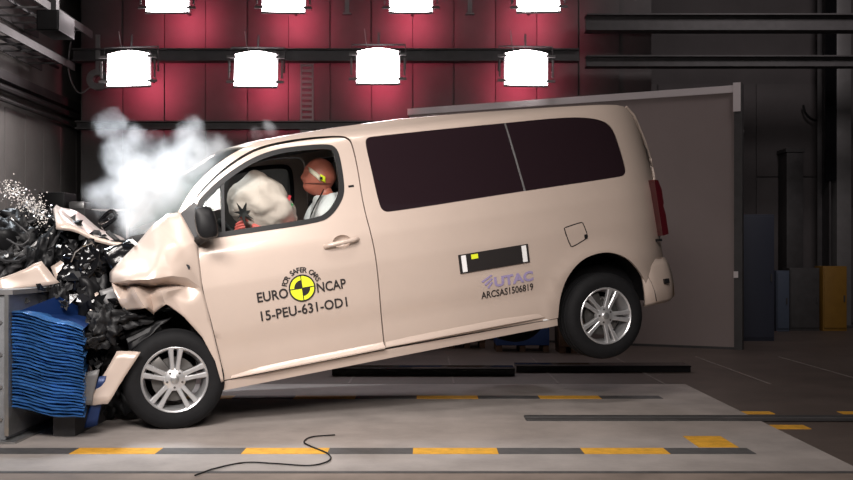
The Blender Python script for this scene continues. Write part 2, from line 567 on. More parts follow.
# things behind the van, low and dark
def plate(name, lo, hi, m, label, cat):
    o = empty(name, ((lo[0] + hi[0]) / 2, (lo[1] + hi[1]) / 2, lo[2]))
    c = o.location
    h = hi[2] - lo[2]
    box('beam_web', (lo[0] - c.x, lo[1] - c.y + 0.03, 0), (hi[0] - c.x, hi[1] - c.y - 0.03, h * 0.8), m, o)
    box('beam_top', (lo[0] - c.x, lo[1] - c.y, h * 0.8), (hi[0] - c.x, hi[1] - c.y, h), m, o, 0.004)
    return tag(o, label, cat)


plate('floor_beam', (-0.92, 9.7, 0.003), (0.86, 10.0, 0.075), GLOSSBLK, 'low black steel beam lying on the floor behind the raised van', 'beam')
plate('floor_beam', (0.9, 10.0, 0.003), (2.65, 10.3, 0.07), GLOSSBLK, 'low black steel beam lying under the lifted rear wheel', 'beam')


def pallet_box(name, x0, x1, y, h, m, label):
    o = empty(name, ((x0 + x1) / 2, y, 0))
    a, b = -(x1 - x0) / 2, (x1 - x0) / 2
    box('body', (a, 0, 0.08), (b, 0.5, h), m, o, 0.01)
    for s in (a + 0.04, 0, b - 0.04):
        box('skid', (s - 0.035, 0.02, 0), (s + 0.035, 0.48, 0.08), BROWN, o)
    box('lid', (a - 0.01, -0.01, h), (b + 0.01, 0.51, h + 0.04), m, o)
    return tag(o, label, 'crate')


CRATEB = mat('crate_blue', (0.03, 0.07, 0.22), 0.5)
pallet_box('storage_crate', -0.35, 0.2, 12.6, 0.42, CRATEB, 'dark blue crate behind the van below the door seam')
pallet_box('storage_crate', 0.85, 1.5, 12.2, 0.40, CRATEB, 'dark blue crate behind the van near its rear wheel')
pallet_box('storage_crate', 0.28, 0.75, 12.7, 0.45, BROWN, 'brown wooden crate standing between two blue crates')
pallet_box('storage_crate', 1.6, 1.95, 12.0, 0.42, BROWN, 'brown wooden crate standing just behind the lifted rear wheel')
pallet_box('storage_crate', -1.3, -0.45, 12.8, 0.35, BROWN, 'long low brown crate behind the sill of the front door')

# left wall fittings
def tray(y0, y1, z, x, wdt, label):
    o = empty('cable_tray', (x, y0, z))
    L_ = y1 - y0
    for s in (0, wdt):
        box('side_rail', (s - 0.01, 0, 0), (s + 0.01, L_, 0.1), BEAMM, o)
    for k in range(int(L_ / 0.4)):
        box('rung', (0.01, k * 0.4 + 0.1, 0), (wdt - 0.01, k * 0.4 + 0.14, 0.02), BEAMM, o)
    tube('cable', [(wdt / 2, 0, 0.045), (wdt / 2 + 0.03, L_ / 2, 0.045), (wdt / 2, L_, 0.045)], 0.025, BLACKPL, o, 6)
    return tag(o, label, 'cable tray')


tray(8.5, 13.9, 3.75, XL + 0.15, 0.45, 'steel cable tray along the left wall, the lowest one')
tray(8.5, 13.9, 4.2, XL + 0.1, 0.75, 'wide steel cable tray along the left wall, the middle one')
tray(8.5, 13.9, 4.85, XL + 0.1, 0.6, 'steel cable tray along the left wall, the highest one')
for z, r_, lab in ((3.32, 0.045, 'thin dark pipe running along the left wall under the ledge'), (3.17, 0.03, 'thinner dark pipe running along the left wall, lowest of the two')):
    o = tube('wall_pipe', [(XL + 0.1, 8.2, z), (XL + 0.1, 12, z), (XL + 0.1, 16.8, z)], r_, BEAMM, None, 8)
    tag(o, lab, 'pipe')
for (px, py, D, lab) in ((55, 25, 11.5, 'dark box shaped control unit hanging under the roof by the left wall'),):
    p = world_at(px, py, D)
    o = empty('control_unit', p)
    box('case', (-0.12, -0.25, -0.12), (0.14, 0.25, 0.12), BLACKPL, o, 0.015)
    box('bracket', (-0.03, -0.05, 0.12), (0.03, 0.05, 7 - p.z), BEAMM, o)
    box('front_plate', (-0.1, -0.26, -0.1), (0.12, -0.25, 0.1), DARKPL, o)
    tag(o, lab, 'control box')
# reel beside first lamp
p = world_at(98, 80, 14.4)
o = empty('cable_reel', p)
V, F = lathe_y([(-0.06, 0.06), (-0.06, 0.15), (-0.04, 0.15), (-0.04, 0.1), (0.04, 0.1), (0.04, 0.15), (0.06, 0.15), (0.06, 0.06), (-0.06, 0.06)], 20)
mesh('drum', V, F, LIGHTST, o, 40)
box('hanger', (-0.03, -0.02, 0.1), (0.03, 0.02, 0.65), LIGHTST, o)
tube('loose_cable', spline([(-0.1, 0, -0.1), (-0.28, 0, -0.18), (-0.42, 0, 0.1), (-0.4, 0, 0.5), (-0.33, 0, 0.7)], 6), 0.012, LIGHTST, o, 5)
tag(o, 'small cable reel hanging beside the lamp next to the left wall', 'cable reel')
# machine and pale frame seen behind the wreck
p = world_at(66, 200, 11.0)
o = empty('wall_machine', (p.x, p.y, 0))
box('cabinet_body', (-0.28, -0.2, 0), (0.28, 0.3, 1.68), DARKPL, o, 0.01)
box('top_unit', (-0.24, -0.18, 1.68), (0.05, 0.2, 1.86), BLACKPL, o, 0.02)
box('top_unit', (0.08, -0.15, 1.68), (0.25, 0.1, 1.76), STEEL, o, 0.02)
tag(o, 'dark machine cabinet with a black unit on top, behind the wreck', 'machine')
p = world_at(110, 222, 11.6)
o = empty('pale_frame_stand', (p.x, p.y, 0))
zt = world_at(110, 209, 11.6).z
for s in (-1, 1):
    box('upright', (s * 0.2 - 0.012, -0.012, 0), (s * 0.2 + 0.012, 0.012, zt), ALUM, o)
box('crossbar', (-0.188, -0.012, zt - 0.025), (0.188, 0.012, zt), ALUM, o)
box('backing', (-0.188, 0.012, 0.2), (0.188, 0.02, zt - 0.025), DARKPL, o)
tag(o, 'pale square frame stand half hidden in the smoke', 'frame')


# ------------------------------------------------------------------ deformable barrier
DB = 6.2
bx0, bx1 = world_at(12, 300, DB).x, world_at(84, 300, DB).x
block = empty('barrier_block', (-3.2, 6.9, 0))
c = block.location
box('concrete_body', (-0.75, -0.72, 0.02), (bx0 - c.x - 0.03, 0.8, 0.92), CONC, block, 0.01)
box('steel_top_plate', (-0.75, -0.74, 0.92), (bx0 - c.x + 0.02, 0.8, 0.95), LIGHTST, block)
box('face_plate', (bx0 - c.x - 0.03, -0.74, 0.05), (bx0 - c.x - 0.005, 0.6, 0.92), STEEL, block)
box('foot', (-0.75, -0.78, 0.0), (bx0 - c.x + 0.05, 0.8, 0.02), STEEL, block)
for k in range(4):
    V, F = lathe_y([(-0.01, 0.0), (-0.01, 0.011), (0, 0.012)], 8)
    bo = mesh('bolt', V, F, STEEL, block)
    bo.location = (bx0 - c.x - 0.06, -0.722, 0.15 + 0.2 * k)
tag(block, 'grey concrete barrier block with steel face plate behind the blue honeycomb', 'barrier')

hc = empty('honeycomb_barrier', ((bx0 + bx1) / 2, DB + 0.5, 0.2))
cx_, w2 = hc.location.x, (bx1 - bx0)
NL = 30
rnd = random.Random(3)
for k in range(NL):
    t0, t1 = k / NL, (k + rnd.uniform(0.6, 0.85)) / NL
    V, F = [], []
    n = 14
    ph, am = rnd.uniform(0, 6), rnd.uniform(0.001, 0.0035)
    rec = rnd.uniform(0, 0.014)
    ext = rnd.uniform(-0.012, 0.008)
    for i in range(n + 1):
        u = i / n
        x = -w2 / 2 + u * (w2 + ext)
        zb = 0.012 - 0.07 * u + 0.010 * math.sin(u * 7 + 1)      # bottom line
        zt_ = 0.625 - 0.115 * u ** 1.3 + 0.006 * math.sin(u * 9)
        wob = am * math.sin(u * 11 + ph) + 0.0012 * math.sin(u * 31 + ph * 2)
        za = zb + (zt_ - zb) * t0 + wob
        zc = zb + (zt_ - zb) * t1 + wob * 0.8
        yf = -0.5 + rec + 0.006 * math.sin(u * 9 + ph * 1.7) + 0.004 * math.sin(u * 27 + k)
        V += [(x, yf, za), (x, yf - 0.012, (za + zc) / 2), (x, yf, zc), (x - 0.30 * u, 0.5, zc), (x - 0.30 * u, 0.5, za)]
    for i in range(n):
        for j in range(5):
            l = (j + 1) % 5
            F.append((i * 5 + j, (i + 1) * 5 + j, (i + 1) * 5 + l, i * 5 + l))
    F += [(0, 1, 2, 3, 4), tuple(n * 5 + j for j in range(5))]
    mesh('honeycomb_layer', V, F, BLUE, hc, 50)
core = box('inner_core', (-w2 / 2, -0.42, 0.02), (w2 / 2 - 0.33, 0.48, 0.5), BLUED, hc)
V = [(-w2 / 2, -0.51, 0.60), (w2 / 2 - 0.02, -0.48, 0.49), (w2 / 2 - 0.28, 0.5, 0.52), (-w2 / 2, 0.5, 0.65), (-0.05, -0.2, 0.70), (0.1, 0.1, 0.56)]
mesh('torn_top_sheet', V, [(0, 1, 5), (0, 5, 4), (1, 2, 5), (2, 3, 4), (2, 4, 5), (3, 0, 4)], BLUED, hc)
box('support_leg', (-w2 / 2 + 0.18, -0.3, -0.2), (-w2 / 2 + 0.32, 0.3, 0.03), BEAMM, hc)
tag(hc, 'crushed blue aluminium honeycomb barrier in front of the van', 'barrier')


# ------------------------------------------------------------------ the van
TH, PI_ = math.radians(19), math.radians(8.7)
ex = Vector((math.cos(PI_) * math.cos(TH), math.cos(PI_) * math.sin(TH), math.sin(PI_)))
ey = Vector((-math.sin(TH), math.cos(TH), 0))
ez = ex.cross(ey)
RM = Matrix((ex, ey, ez)).transposed()          # columns are the axes
hubw = world_at(175, 380, 6.65)
T0 = hubw - RM @ Vector((0, 0.03, 0.336))
van = empty('van')
van.matrix_world = Matrix.Translation(T0) @ RM.to_4x4()
tag(van, 'champagne beige passenger van with crushed front end and raised rear', 'van')
WV = 1.92
RT = RM.transposed()
CL = RT @ (Vector((0, 0, CAM_H)) - T0)


def onplane(px, py, y):
    r = RT @ Vector(((px - CX) / FPX, 1, -(py - HY) / FPX))
    t = (y - CL.y) / r.y
    q = CL + r * t
    return q


PRZ = [0.0, 0.18, 0.28, 0.40, 0.60, 0.90, 1.10, 1.235, 1.45, 1.65, 1.75, 1.80, 1.84, 1.865, 1.90, 2.1]
PRY = [0.12, 0.075, 0.055, 0.038, 0.016, 0.0, 0.006, 0.024, 0.066, 0.108, 0.132, 0.148, 0.172, 0.21, 0.30, 0.5]
_zz = np.linspace(0, 2.1, 421)
_yy = np.interp(_zz, PRZ, PRY)
_k = np.exp(-np.linspace(-2, 2, 13) ** 2)
_k /= _k.sum()
_yy = np.convolve(np.pad(_yy, 6, mode='edge'), _k, mode='valid')


def ys(x, z):
    y = float(np.interp(z, _zz, _yy))
    if x > 3.35:
        y += 0.13 * ((x - 3.35) / 0.5) ** 3
    if z > 1.15 and x < 1.2:
        f = min(1, (z - 1.15) / 0.3)
        y += f * 0.10 * ((1.2 - x) / 1.0) ** 2
    if x < 0.0:
        y += 0.10 * (x / 0.5) ** 2
    # flare above the rear wheel
    d = math.hypot(x - 3.25, z - 0.24)
    y -= 0.014 * math.exp(-((d - 0.46) / 0.07) ** 2)
    # shallow waist under the window line and sculpted lower door
    y += 0.010 * math.exp(-((z - 0.47) / 0.09) ** 2) * (1 if 0.3 < x < 2.7 else 0.3)
    return y


def S(px, py):
    y = 0.05
    for _ in range(8):
        q = onplane(px, py, y)
        y = ys(q.x, q.z)
    return (q.x, q.z)


def soft(pts, it=2):
    """closed outline; points with a third entry stay sharp"""
    P = [(p[0], p[1], len(p) > 2) for p in pts]
    for _ in range(it):
        Q = []
        n = len(P)
        for i in range(n):
            a, b = P[i], P[(i + 1) % n]
            if a[2]:
                Q.append(a)
            else:
                pr = P[i - 1]
                Q.append((a[0] * 0.75 + pr[0] * 0.25, a[1] * 0.75 + pr[1] * 0.25, False))
                Q.append((a[0] * 0.75 + b[0] * 0.25, a[1] * 0.75 + b[1] * 0.25, False))
        P = Q
    return [(p[0], p[1]) for p in P]


def pxl(pts, it=2):
    return [S(*p) for p in soft(pts, it)]


def inside(poly, X, Y):
    r = np.zeros(len(X), bool)
    n = len(poly)
    for i in range(n):
        x0, y0 = poly[i]
        x1, y1 = poly[(i + 1) % n]
        c_ = ((y0 > Y) != (y1 > Y)) & (X < (x1 - x0) * (Y - y0) / ((y1 - y0) or 1e-12) + x0)
        r ^= c_
    return r


def dense(poly, d):
    out = []
    for i in range(len(poly)):
        a, b = poly[i], poly[(i + 1) % len(poly)]
        L_ = math.hypot(b[0] - a[0], b[1] - a[1])
        k = max(1, int(L_ / d))
        for j in range(k):
            out.append((a[0] + (b[0] - a[0]) * j / k, a[1] + (b[1] - a[1]) * j / k))
    return out


def polytri(outline, holes, step):
    pts, edges = [], []
    for lp in [outline] + holes:
        lp = dense(lp, step)
        s = len(pts)
        pts += lp
        edges += [(s + i, s + (i + 1) % len(lp)) for i in range(len(lp))]
    A_ = np.array(outline)
    gx, gz = np.meshgrid(np.arange(A_[:, 0].min() + step * 0.37, A_[:, 0].max(), step), np.arange(A_[:, 1].min() + step * 0.41, A_[:, 1].max(), step * 0.7))
    gx, gz = gx.ravel(), gz.ravel()
    ok = inside(outline, gx, gz)
    for h in holes: ok &= ~inside(h, gx, gz)
    B_ = np.array(pts)
    for i in np.nonzero(ok)[0]:
        if np.min(np.hypot(B_[:, 0] - gx[i], B_[:, 1] - gz[i])) > step * 0.35:
            pts.append((gx[i], gz[i]))
    r = delaunay_2d_cdt([Vector(p) for p in pts], edges, [], 0, 1e-6)
    V2, F2 = r[0], r[2]
    cx2 = np.array([(V2[f[0]].x + V2[f[1]].x + V2[f[2]].x) / 3 for f in F2])
    cy2 = np.array([(V2[f[0]].y + V2[f[1]].y + V2[f[2]].y) / 3 for f in F2])
    ok = inside(outline, cx2, cy2)
    for h in holes: ok &= ~inside(h, cx2, cy2)
    return [(v.x, v.y) for v in V2], [f for f, k in zip(F2, ok) if k]


def panel(name, outline, holes, m, parent, off=0.0, th=0.02, step=0.07, far=False):
    """a sheet of the van side following ys(); off > 0 sits further inside"""
    V2, F2 = polytri(outline, holes, step)
    n = len(V2)
    sgn = (lambda y: WV - y) if far else (lambda y: y)
    V = [(x, sgn(ys(x, z) + off), z) for x, z in V2] + [(x, sgn(ys(x, z) + off + th), z) for x, z in V2]
    F = []
    ecount = {}
    for f in F2:
        a, b, c_ = f
        ar = (V2[b][0] - V2[a][0]) * (V2[c_][1] - V2[a][1]) - (V2[c_][0] - V2[a][0]) * (V2[b][1] - V2[a][1])
        if ar < 0: a, b, c_ = a, c_, b
        if far: a, b, c_ = a, c_, b
        F.append((a, b, c_))
        for e in ((a, b), (b, c_), (c_, a)): ecount[e] = 1
    nf = len(F)
    for i in range(nf):
        a, b, c_ = F[i]
        F.append((a + n, c_ + n, b + n))
    rim = [e for e in ecount if (e[1], e[0]) not in ecount]
    for a, b in rim: F.append((b, a, a + n, b + n))
    me = bpy.data.meshes.new(name)
    me.from_pydata(V, [], F)
    h = 1e-3
    NR = []
    for x, z in V2:
        dx = (ys(x + h, z) - ys(x - h, z)) / (2 * h)
        dz = (ys(x, z + h) - ys(x, z - h)) / (2 * h)
        v = Vector((dx, -1, dz)).normalized()
        if far: v.y = -v.y
        NR.append(v)
    me.polygons.foreach_set('use_smooth', [True] * len(F))
    ln = []
    for i, f in enumerate(F):
        if i < nf:
            ln += [NR[k] for k in f]
        elif i < 2 * nf:
            ln += [-NR[k - n] for k in f]
        else:
            a, b = Vector(V[f[0]]), Vector(V[f[1]])
            d = (b - a).cross(Vector(V[f[3]]) - a).normalized()
            ln += [d] * 4
    me.update()
    me.normals_split_custom_set([tuple(v) for v in ln])
    return link(name, me, m, parent)


def offset_poly(poly, d):
    n = len(poly)
    ar = sum(poly[i][0] * poly[(i + 1) % n][1] - poly[(i + 1) % n][0] * poly[i][1] for i in range(n))
    s = 1 if ar > 0 else -1
    out = []
    for i in range(n):
        a, b = poly[i - 1], poly[(i + 1) % n]
        tx, tz = b[0] - a[0], b[1] - a[1]
        L_ = math.hypot(tx, tz) or 1
        out.append((poly[i][0] + s * tz / L_ * d, poly[i][1] - s * tx / L_ * d))
    return out


def moulding(name, top, bot, parent, far):
    V, F = [], []
    n = len(top)
    for i in range(n):
        a, b = S(*top[i]), S(*bot[i])
        e = 0.25 if i == 0 else 0.3 if i == n - 1 and name[0] == 's' else 1.0
        for t, d in ((0, 0.0), (0.12, 0.004), (0.75, 0.040), (0.92, 0.040), (1.0, 0.0)):
            x, z = a[0] + (b[0] - a[0]) * t, a[1] + (b[1] - a[1]) * t
            y = ys(x, z) - d * e + 0.002
            V.append((x, WV - y if far else y, z))
    for i in range(n - 1):
        for j in range(4):
            F.append((i * 5 + j, i * 5 + j + 1, (i + 1) * 5 + j + 1, (i + 1) * 5 + j))
    return mesh(name, V, F, PAINT, parent, 40)


# traced outlines (all land on the real side surface of the van)
DOOR = [(198, 245, 1), (200, 270), (203, 289), (207, 306), (211, 320), (217, 345), (222, 366), (224.5, 380, 1), (384, 349, 1),
        (381, 320), (378, 280), (373.5, 245), (362.5, 205), (357.5, 170), (352.5, 148), (349, 139.5), (340, 137), (300, 140.5), (262, 148), (240, 159), (215, 178), (194, 201, 1)]
DWIN = [(199, 238.5, 1), (198, 205), (204, 196.5), (222, 179.5), (250, 160.5), (275, 151), (300, 147.5), (326, 145.5), (335, 148), (339, 160), (343, 187), (341, 199), (331, 214), (319, 221), (250, 231)]
RWIN = [(365.5, 145), (366, 137.5), (377.5, 136), (440, 129.3), (505, 123), (550, 118.5), (578, 117), (598, 119), (609, 124), (615.7, 134), (626, 168), (625.5, 175), (617.6, 177.4), (525, 191), (392, 212), (383, 211.5), (379, 204), (371, 168)]
SIDE = [(178, 212, 1), (192, 188), (210, 170), (228, 156), (246, 146.5), (268, 139.5), (300, 133.5), (340, 127), (400, 119), (480, 112), (555, 107), (605, 104.5), (624, 105.5), (632, 115), (638, 129), (645, 146), (650, 163), (653, 182), (655, 200), (657.5, 215), (660, 236), (664, 262, 1),
        (646, 284, 1), (640, 271), (628, 258), (612, 252), (597, 253), (581, 260), (567.5, 276), (560, 296), (558, 318, 1), (385.2, 348, 1), (382.2, 320), (379.1, 280), (374.6, 245), (363.6, 205), (358.6, 170), (353.6, 147), (350, 138), (340, 135), (300, 138), (262, 145.2), (240, 156), (214, 175.5), (192.5, 200), (187, 222, 1)]
SILL = [(225, 381, 1), (385, 349.9, 1), (557.5, 318.8, 1), (558, 325.5, 1), (385, 359, 1), (224, 390.5, 1)]

dwin, rwin, door_o, side_o, sill_o = pxl(DWIN), pxl(RWIN), pxl(DOOR), pxl(SIDE, 2), pxl(SILL, 0)
hx, hz = S(341, 242.5)
RECESS = [(hx + 0.008 + 0.066 * math.cos(t), hz + 0.006 + 0.046 * math.sin(t)) for t in np.linspace(0, 2 * math.pi, 29)[:-1]]
for far in (False, True):
    sd = panel('body_side', side_o, [rwin], PAINT, van, 0, 0.025, 0.07, far)
    dr = panel('front_door', door_o, [dwin, RECESS], PAINT, van, 0.0, 0.025, 0.06, far)
    V, F = [], []
    for r_, d_ in ((1.0, 0.0), (0.93, 0.014), (0.8, 0.028), (0.55, 0.038), (0.25, 0.042)):
        for (x, z) in RECESS:
            xx, zz = hx + 0.008 + (x - hx - 0.008) * r_, hz + 0.006 + (z - hz - 0.006) * r_
            y = ys(xx, zz) + d_
            V.append((xx, WV - y if far else y, zz))
    for i in range(4):
        for j in range(28):
            l = (j + 1) % 28
            F.append((i * 28 + j, i * 28 + l, (i + 1) * 28 + l, (i + 1) * 28 + j))
    F.append(tuple(4 * 28 + j for j in range(28)))
    mesh('handle_recess', V, F, PAINT, dr, 60)
    panel('window_seal', offset_poly(dwin, 0.013), [offset_poly(dwin, -0.022)], BLACKPL, dr, -0.004, 0.035, 0.1, far)
    panel('door_glass', offset_poly(dwin, -0.01), [], CLEAR, dr, 0.014, 0.004, 0.12, far)
    qb = [S(220.5, 181), S(224, 178.5), S(225.5, 235), S(222, 235.5)]
    panel('quarter_bar', qb, [], BLACKPL, dr, 0.0, 0.02, 0.1, far)
    panel('side_glass', offset_poly(rwin, -0.004), [], TINT, van, 0.004, 0.006, 0.1, far)
    panel('glass_seam', [S(504, 122.5), S(505.6, 122.3), S(526, 191), S(524.4, 191.2)], [], STEEL, van, 0.0025, 0.004, 0.1, far)
    panel('sill', sill_o, [], PAINT, van, 0.004, 0.06, 0.08, far)
    # lower mouldings
    moulding('door_moulding', [(232, 375), (262, 366), (300, 358), (340, 350), (383, 341.5)], [(230, 379), (262, 372.5), (300, 365.3), (340, 357.6), (384, 348.6)], dr, far)
    moulding('side_moulding', [(385.5, 341), (440, 330.2), (500, 318.6), (538, 313.5)], [(386, 348), (440, 337), (500, 325.5), (545, 317.5)], sd, far)

# roof lofted between the two sides
edge = [S(*p) for p in [(246, 146.5), (268, 139.7), (285, 136.5), (300, 133.8), (340, 127.3), (400, 119.3), (440, 115.6), (480, 112.3), (520, 109.5), (555, 107.3), (590, 105.2), (612, 104.8), (624, 105.8)]]
V, F = [], []
NY = 20
for i, (x, z) in enumerate(edge):
    y0 = ys(x, z) - 0.004
    for j in range(NY + 1):
        s = j / NY
        y = y0 + s * (WV - 2 * y0)
        q = (2 * s - 1) ** 2
        bow = 0.16 * (1 - q) * max(0, 1 - i / 4.0)          # header bows forward
        bow2 = -0.05 * (1 - q) * max(0, (i - 9) / 3.0)
        V.append((x - bow - bow2, y, z - 0.004 + 0.035 * (1 - q * q)))
for i in range(len(edge) - 1):
    for j in range(NY):
        a = i * (NY + 1) + j
        F.append((a, a + 1, a + NY + 2, a + NY + 1))
rf = mesh('roof', V, F, PAINT, van, 60)
md = rf.modifiers.new('thick', 'SOLIDIFY')
md.thickness = 0.02
md.offset = -1
header = [Vector(V[j]) for j in range(NY + 1)]

# windscreen between header and cowl
cx0, cz0 = S(179, 212.5)
yc0 = ys(cx0, cz0)
V, F = [], []
NZ = 14
cowl = []
for j in range(NY + 1):
    s = j / NY
    q = (2 * s - 1) ** 2
    cowl.append(Vector((cx0 - 0.30 * (1 - q), yc0 + s * (WV - 2 * yc0), cz0 - 0.06 * (1 - q))))
for i in range(NZ + 1):
    t = i / NZ
    for j in range(NY + 1):
        p = header[j].lerp(cowl[j], t)
        q = (2 * j / NY - 1) ** 2
        p += Vector((-0.05, 0, 0.03)) * math.sin(math.pi * t) * (0.6 + 0.4 * (1 - q))
        V.append(p)
for i in range(NZ):
    for j in range(NY):
        a = i * (NY + 1) + j
        F.append((a, a + 1, a + NY + 2, a + NY + 1))
mesh('windscreen', V, F, SCREEN, van, 60)

# tailgate and rear glass
zs = np.linspace(0.52, 1.80, 14)
rear_edge = sorted([S(*p) for p in [(624, 106.5), (632, 115), (638, 129), (645, 146), (650, 163), (653, 182), (655, 200), (657.5, 215), (660, 236), (664, 262)]], key=lambda p: p[1])
rex, rez = [p[0] for p in rear_edge], [p[1] for p in rear_edge]
V, F = [], []
for z in zs:
    x = float(np.interp(z, rez, rex))
    y0 = ys(x, z)
    for j in range(NY + 1):
        s = j / NY
        q = (2 * s - 1) ** 2
        V.append((x + 0.07 * (1 - q ** 3) + (0.012 if 0 < j < NY else -0.004), y0 + s * (WV - 2 * y0), z))
for i in range(len(zs) - 1):
    for j in range(NY):
        a = i * (NY + 1) + j
        F.append((a, a + 1, a + NY + 2, a + NY + 1))
tg = mesh('tailgate', V, F, PAINT, van, 50)
V, F = [], []
for z in np.linspace(1.12, 1.70, 8):
    x = float(np.interp(z, rez, rex))
    y0 = 0.22
    for j in range(NY + 1):
        s = j / NY
        y = y0 + s * (WV - 2 * y0)
        q = ((y - WV / 2) / (WV / 2 - ys(x, z))) ** 2
        V.append((x + 0.07 * (1 - q ** 3) + 0.02, y, z))
for i in range(7):
    for j in range(NY):
        a = i * (NY + 1) + j
        F.append((a, a + 1, a + NY + 2, a + NY + 1))
mesh('rear_glass', V, F, TINT, tg, 50)
tube('gate_edge', [Vector((float(np.interp(z, rez, rex)) + 0.028, ys(float(np.interp(z, rez, rex)), z) + 0.02, z)) for z in np.linspace(1.0, 1.80, 12)], 0.012, PAINT, tg, 6)

# tail lamps
for far in (False, True):
    out = [(651.5, 180), (656, 180.5), (660, 190), (662, 203), (661.5, 206), (664, 214), (667, 234), (660, 236), (657, 215)]
    V, F = [], []
    n = len(out)
    for (dy, dx) in ((0.055, 0.0), (0.075, 0.012), (0.16, 0.02), (0.24, 0.01)):
        for p in out:
            q = onplane(p[0], p[1], 0.10)
            yy = dy + max(0, (q.x - 3.84) * 0.25)
            V.append((q.x + dx * (1 if p[0] > 658 else 0), WV - yy if far else yy, q.z))
    for i in range(3):
        for j in range(n):
            l = (j + 1) % n
            F.append((i * n + j, i * n + l, (i + 1) * n + l, (i + 1) * n + j))
    F += [tuple(range(n)), tuple(3 * n + j for j in range(n))]
    tl = mesh('tail_light', V, F, REDLENS, van, 40)

# rear bumper
V, F = [], []
plan = [(3.63, 0.052), (3.76, 0.072), (3.86, 0.10), (3.93, 0.14), (3.985, 0.19), (4.01, 0.32), (4.03, 0.6), (4.04, 0.96)]
plan = plan + [(x, WV - y) for x, y in reversed(plan[:-1])]
sec = [(-0.05, 0.21), (-0.01, 0.24), (0.0, 0.34), (-0.004, 0.42), (-0.02, 0.50), (-0.05, 0.56)]
for (x, y) in plan:
    ny = (y - WV / 2) / (WV / 2)
    fx = min(1, max(0, (x - 3.7) / 0.25))
    for (d, z) in sec:
        zz = z + (0.02 if z > 0.45 else 0) * (1 if abs(ny) > 0.9 else 0)
        V.append((x + d * fx, y - d * (1 - fx * 0.7) * (-1 if ny < 0 else 1) * -1 * -1 if False else y + (-d if ny < 0 else d) * (1 - fx), zz))
ns = len(sec)
for i in range(len(plan) - 1):
    for j in range(ns - 1):
        a = i * ns + j
        F.append((a, a + 1, a + ns + 1, a + ns))
rb = mesh('rear_bumper', V, F, PAINT, van, 50)
md = rb.modifiers.new('thick', 'SOLIDIFY')
md.thickness = 0.02
md.offset = -1
q = onplane(667, 281, 0.07)
box('reflector', (q.x - 0.02, 0.065, q.z - 0.018), (q.x + 0.02, 0.1, q.z + 0.018), BLACKPL, rb)
q = onplane(660, 240, 0.08)
box('lamp_screw', (q.x - 0.016, 0.062, q.z - 0.01), (q.x + 0.008, 0.12, q.z + 0.01), BLACKPL, sd)

# fuel flap
ff = pxl([(564, 228.5), (566, 227.5), (581, 222.5), (583, 223.5), (587.5, 236), (587, 238), (573, 246.5), (570.5, 246)], 1)
panel('fuel_flap_gap', offset_poly(ff, 0.006), [offset_poly(ff, -0.002)], BLACKP, van, -0.0015, 0.004, 0.1)
ffo = panel('fuel_flap', offset_poly(ff, -0.003), [], PAINT, van, -0.003, 0.006, 0.06)
q = S(585.5, 236)
box('flap_catch', (q[0] - 0.012, ys(*q) - 0.008, q[1] - 0.02), (q[0] + 0.01, ys(*q), q[1] + 0.012), BLACKPL, ffo)

# door handle
hy = ys(hx, hz)
pts = [(hx - 0.12, hy - 0.006, hz - 0.012), (hx - 0.09, hy - 0.035, hz - 0.006), (hx, hy - 0.045, hz), (hx + 0.09, hy - 0.035, hz + 0.006), (hx + 0.12, hy - 0.006, hz + 0.01)]
dh = tube('door_handle', spline(pts, 5), 0.0165, PAINT, van, 10)
q = S(351, 186)
box('pillar_badge', (q[0] - 0.02, ys(*q) - 0.004, q[1] - 0.009), (q[0] + 0.02, ys(*q), q[1] + 0.006), BLACKPL, van)
q = S(186.5, 267.5)
V, F = lathe_y([(-0.006, 0.0), (-0.006, 0.02), (0.004, 0.024)], 16)
em = mesh('fender_badge', V, F, CHROME, van)
em.location = (q[0], -0.028, q[1])
box('jack_mark', (*[0] * 3,), (0.05, 0.004, 0.012), WHITEP, van).location = (S(543, 321)[0], ys(*S(543, 321)) - 0.006, S(543, 321)[1])

# mirror
V, F = [], []
mo = [(194, 209), (197, 206), (209, 206.5), (214, 210), (219, 232), (217, 238), (204, 240), (197.5, 236), (194.5, 222)]
mo = soft(mo, 1)
n = len(mo)
for (yy, sc_) in ((-0.02, 0.80), (-0.08, 1.0), (-0.19, 1.0), (-0.24, 0.9), (-0.255, 0.6)):
    cxm, czm = 206, 223
    for p in mo:
        q = onplane(cxm + (p[0] - cxm) * sc_, czm + (p[1] - czm) * sc_, yy)
        V.append(q)
for i in range(4):
    for j in range(n):
        l = (j + 1) % n
        F.append((i * n + j, i * n + l, (i + 1) * n + l, (i + 1) * n + j))
F += [tuple(range(n)), tuple(4 * n + j for j in range(n))]
mir = mesh('door_mirror', V, F, BLACKPL, van, 50)
foot = pxl([(181, 213, 1), (194, 202, 1), (198, 206), (199, 240), (198.5, 246, 1), (190, 241), (181, 231), (178.5, 222)], 1)
panel('mirror_foot', foot, [], DARKPL, mir, -0.03, 0.03, 0.06)
q0 = onplane(207, 238, -0.05)
V, F = tube_geo([(q0.x - 0.05, 0.02, q0.z - 0.01), (q0.x, -0.08, q0.z + 0.02), (q0.x + 0.01, -0.15, q0.z + 0.03)], 0.035, 8)
mesh('mirror_arm', V, F, BLACKPL, mir, 50)

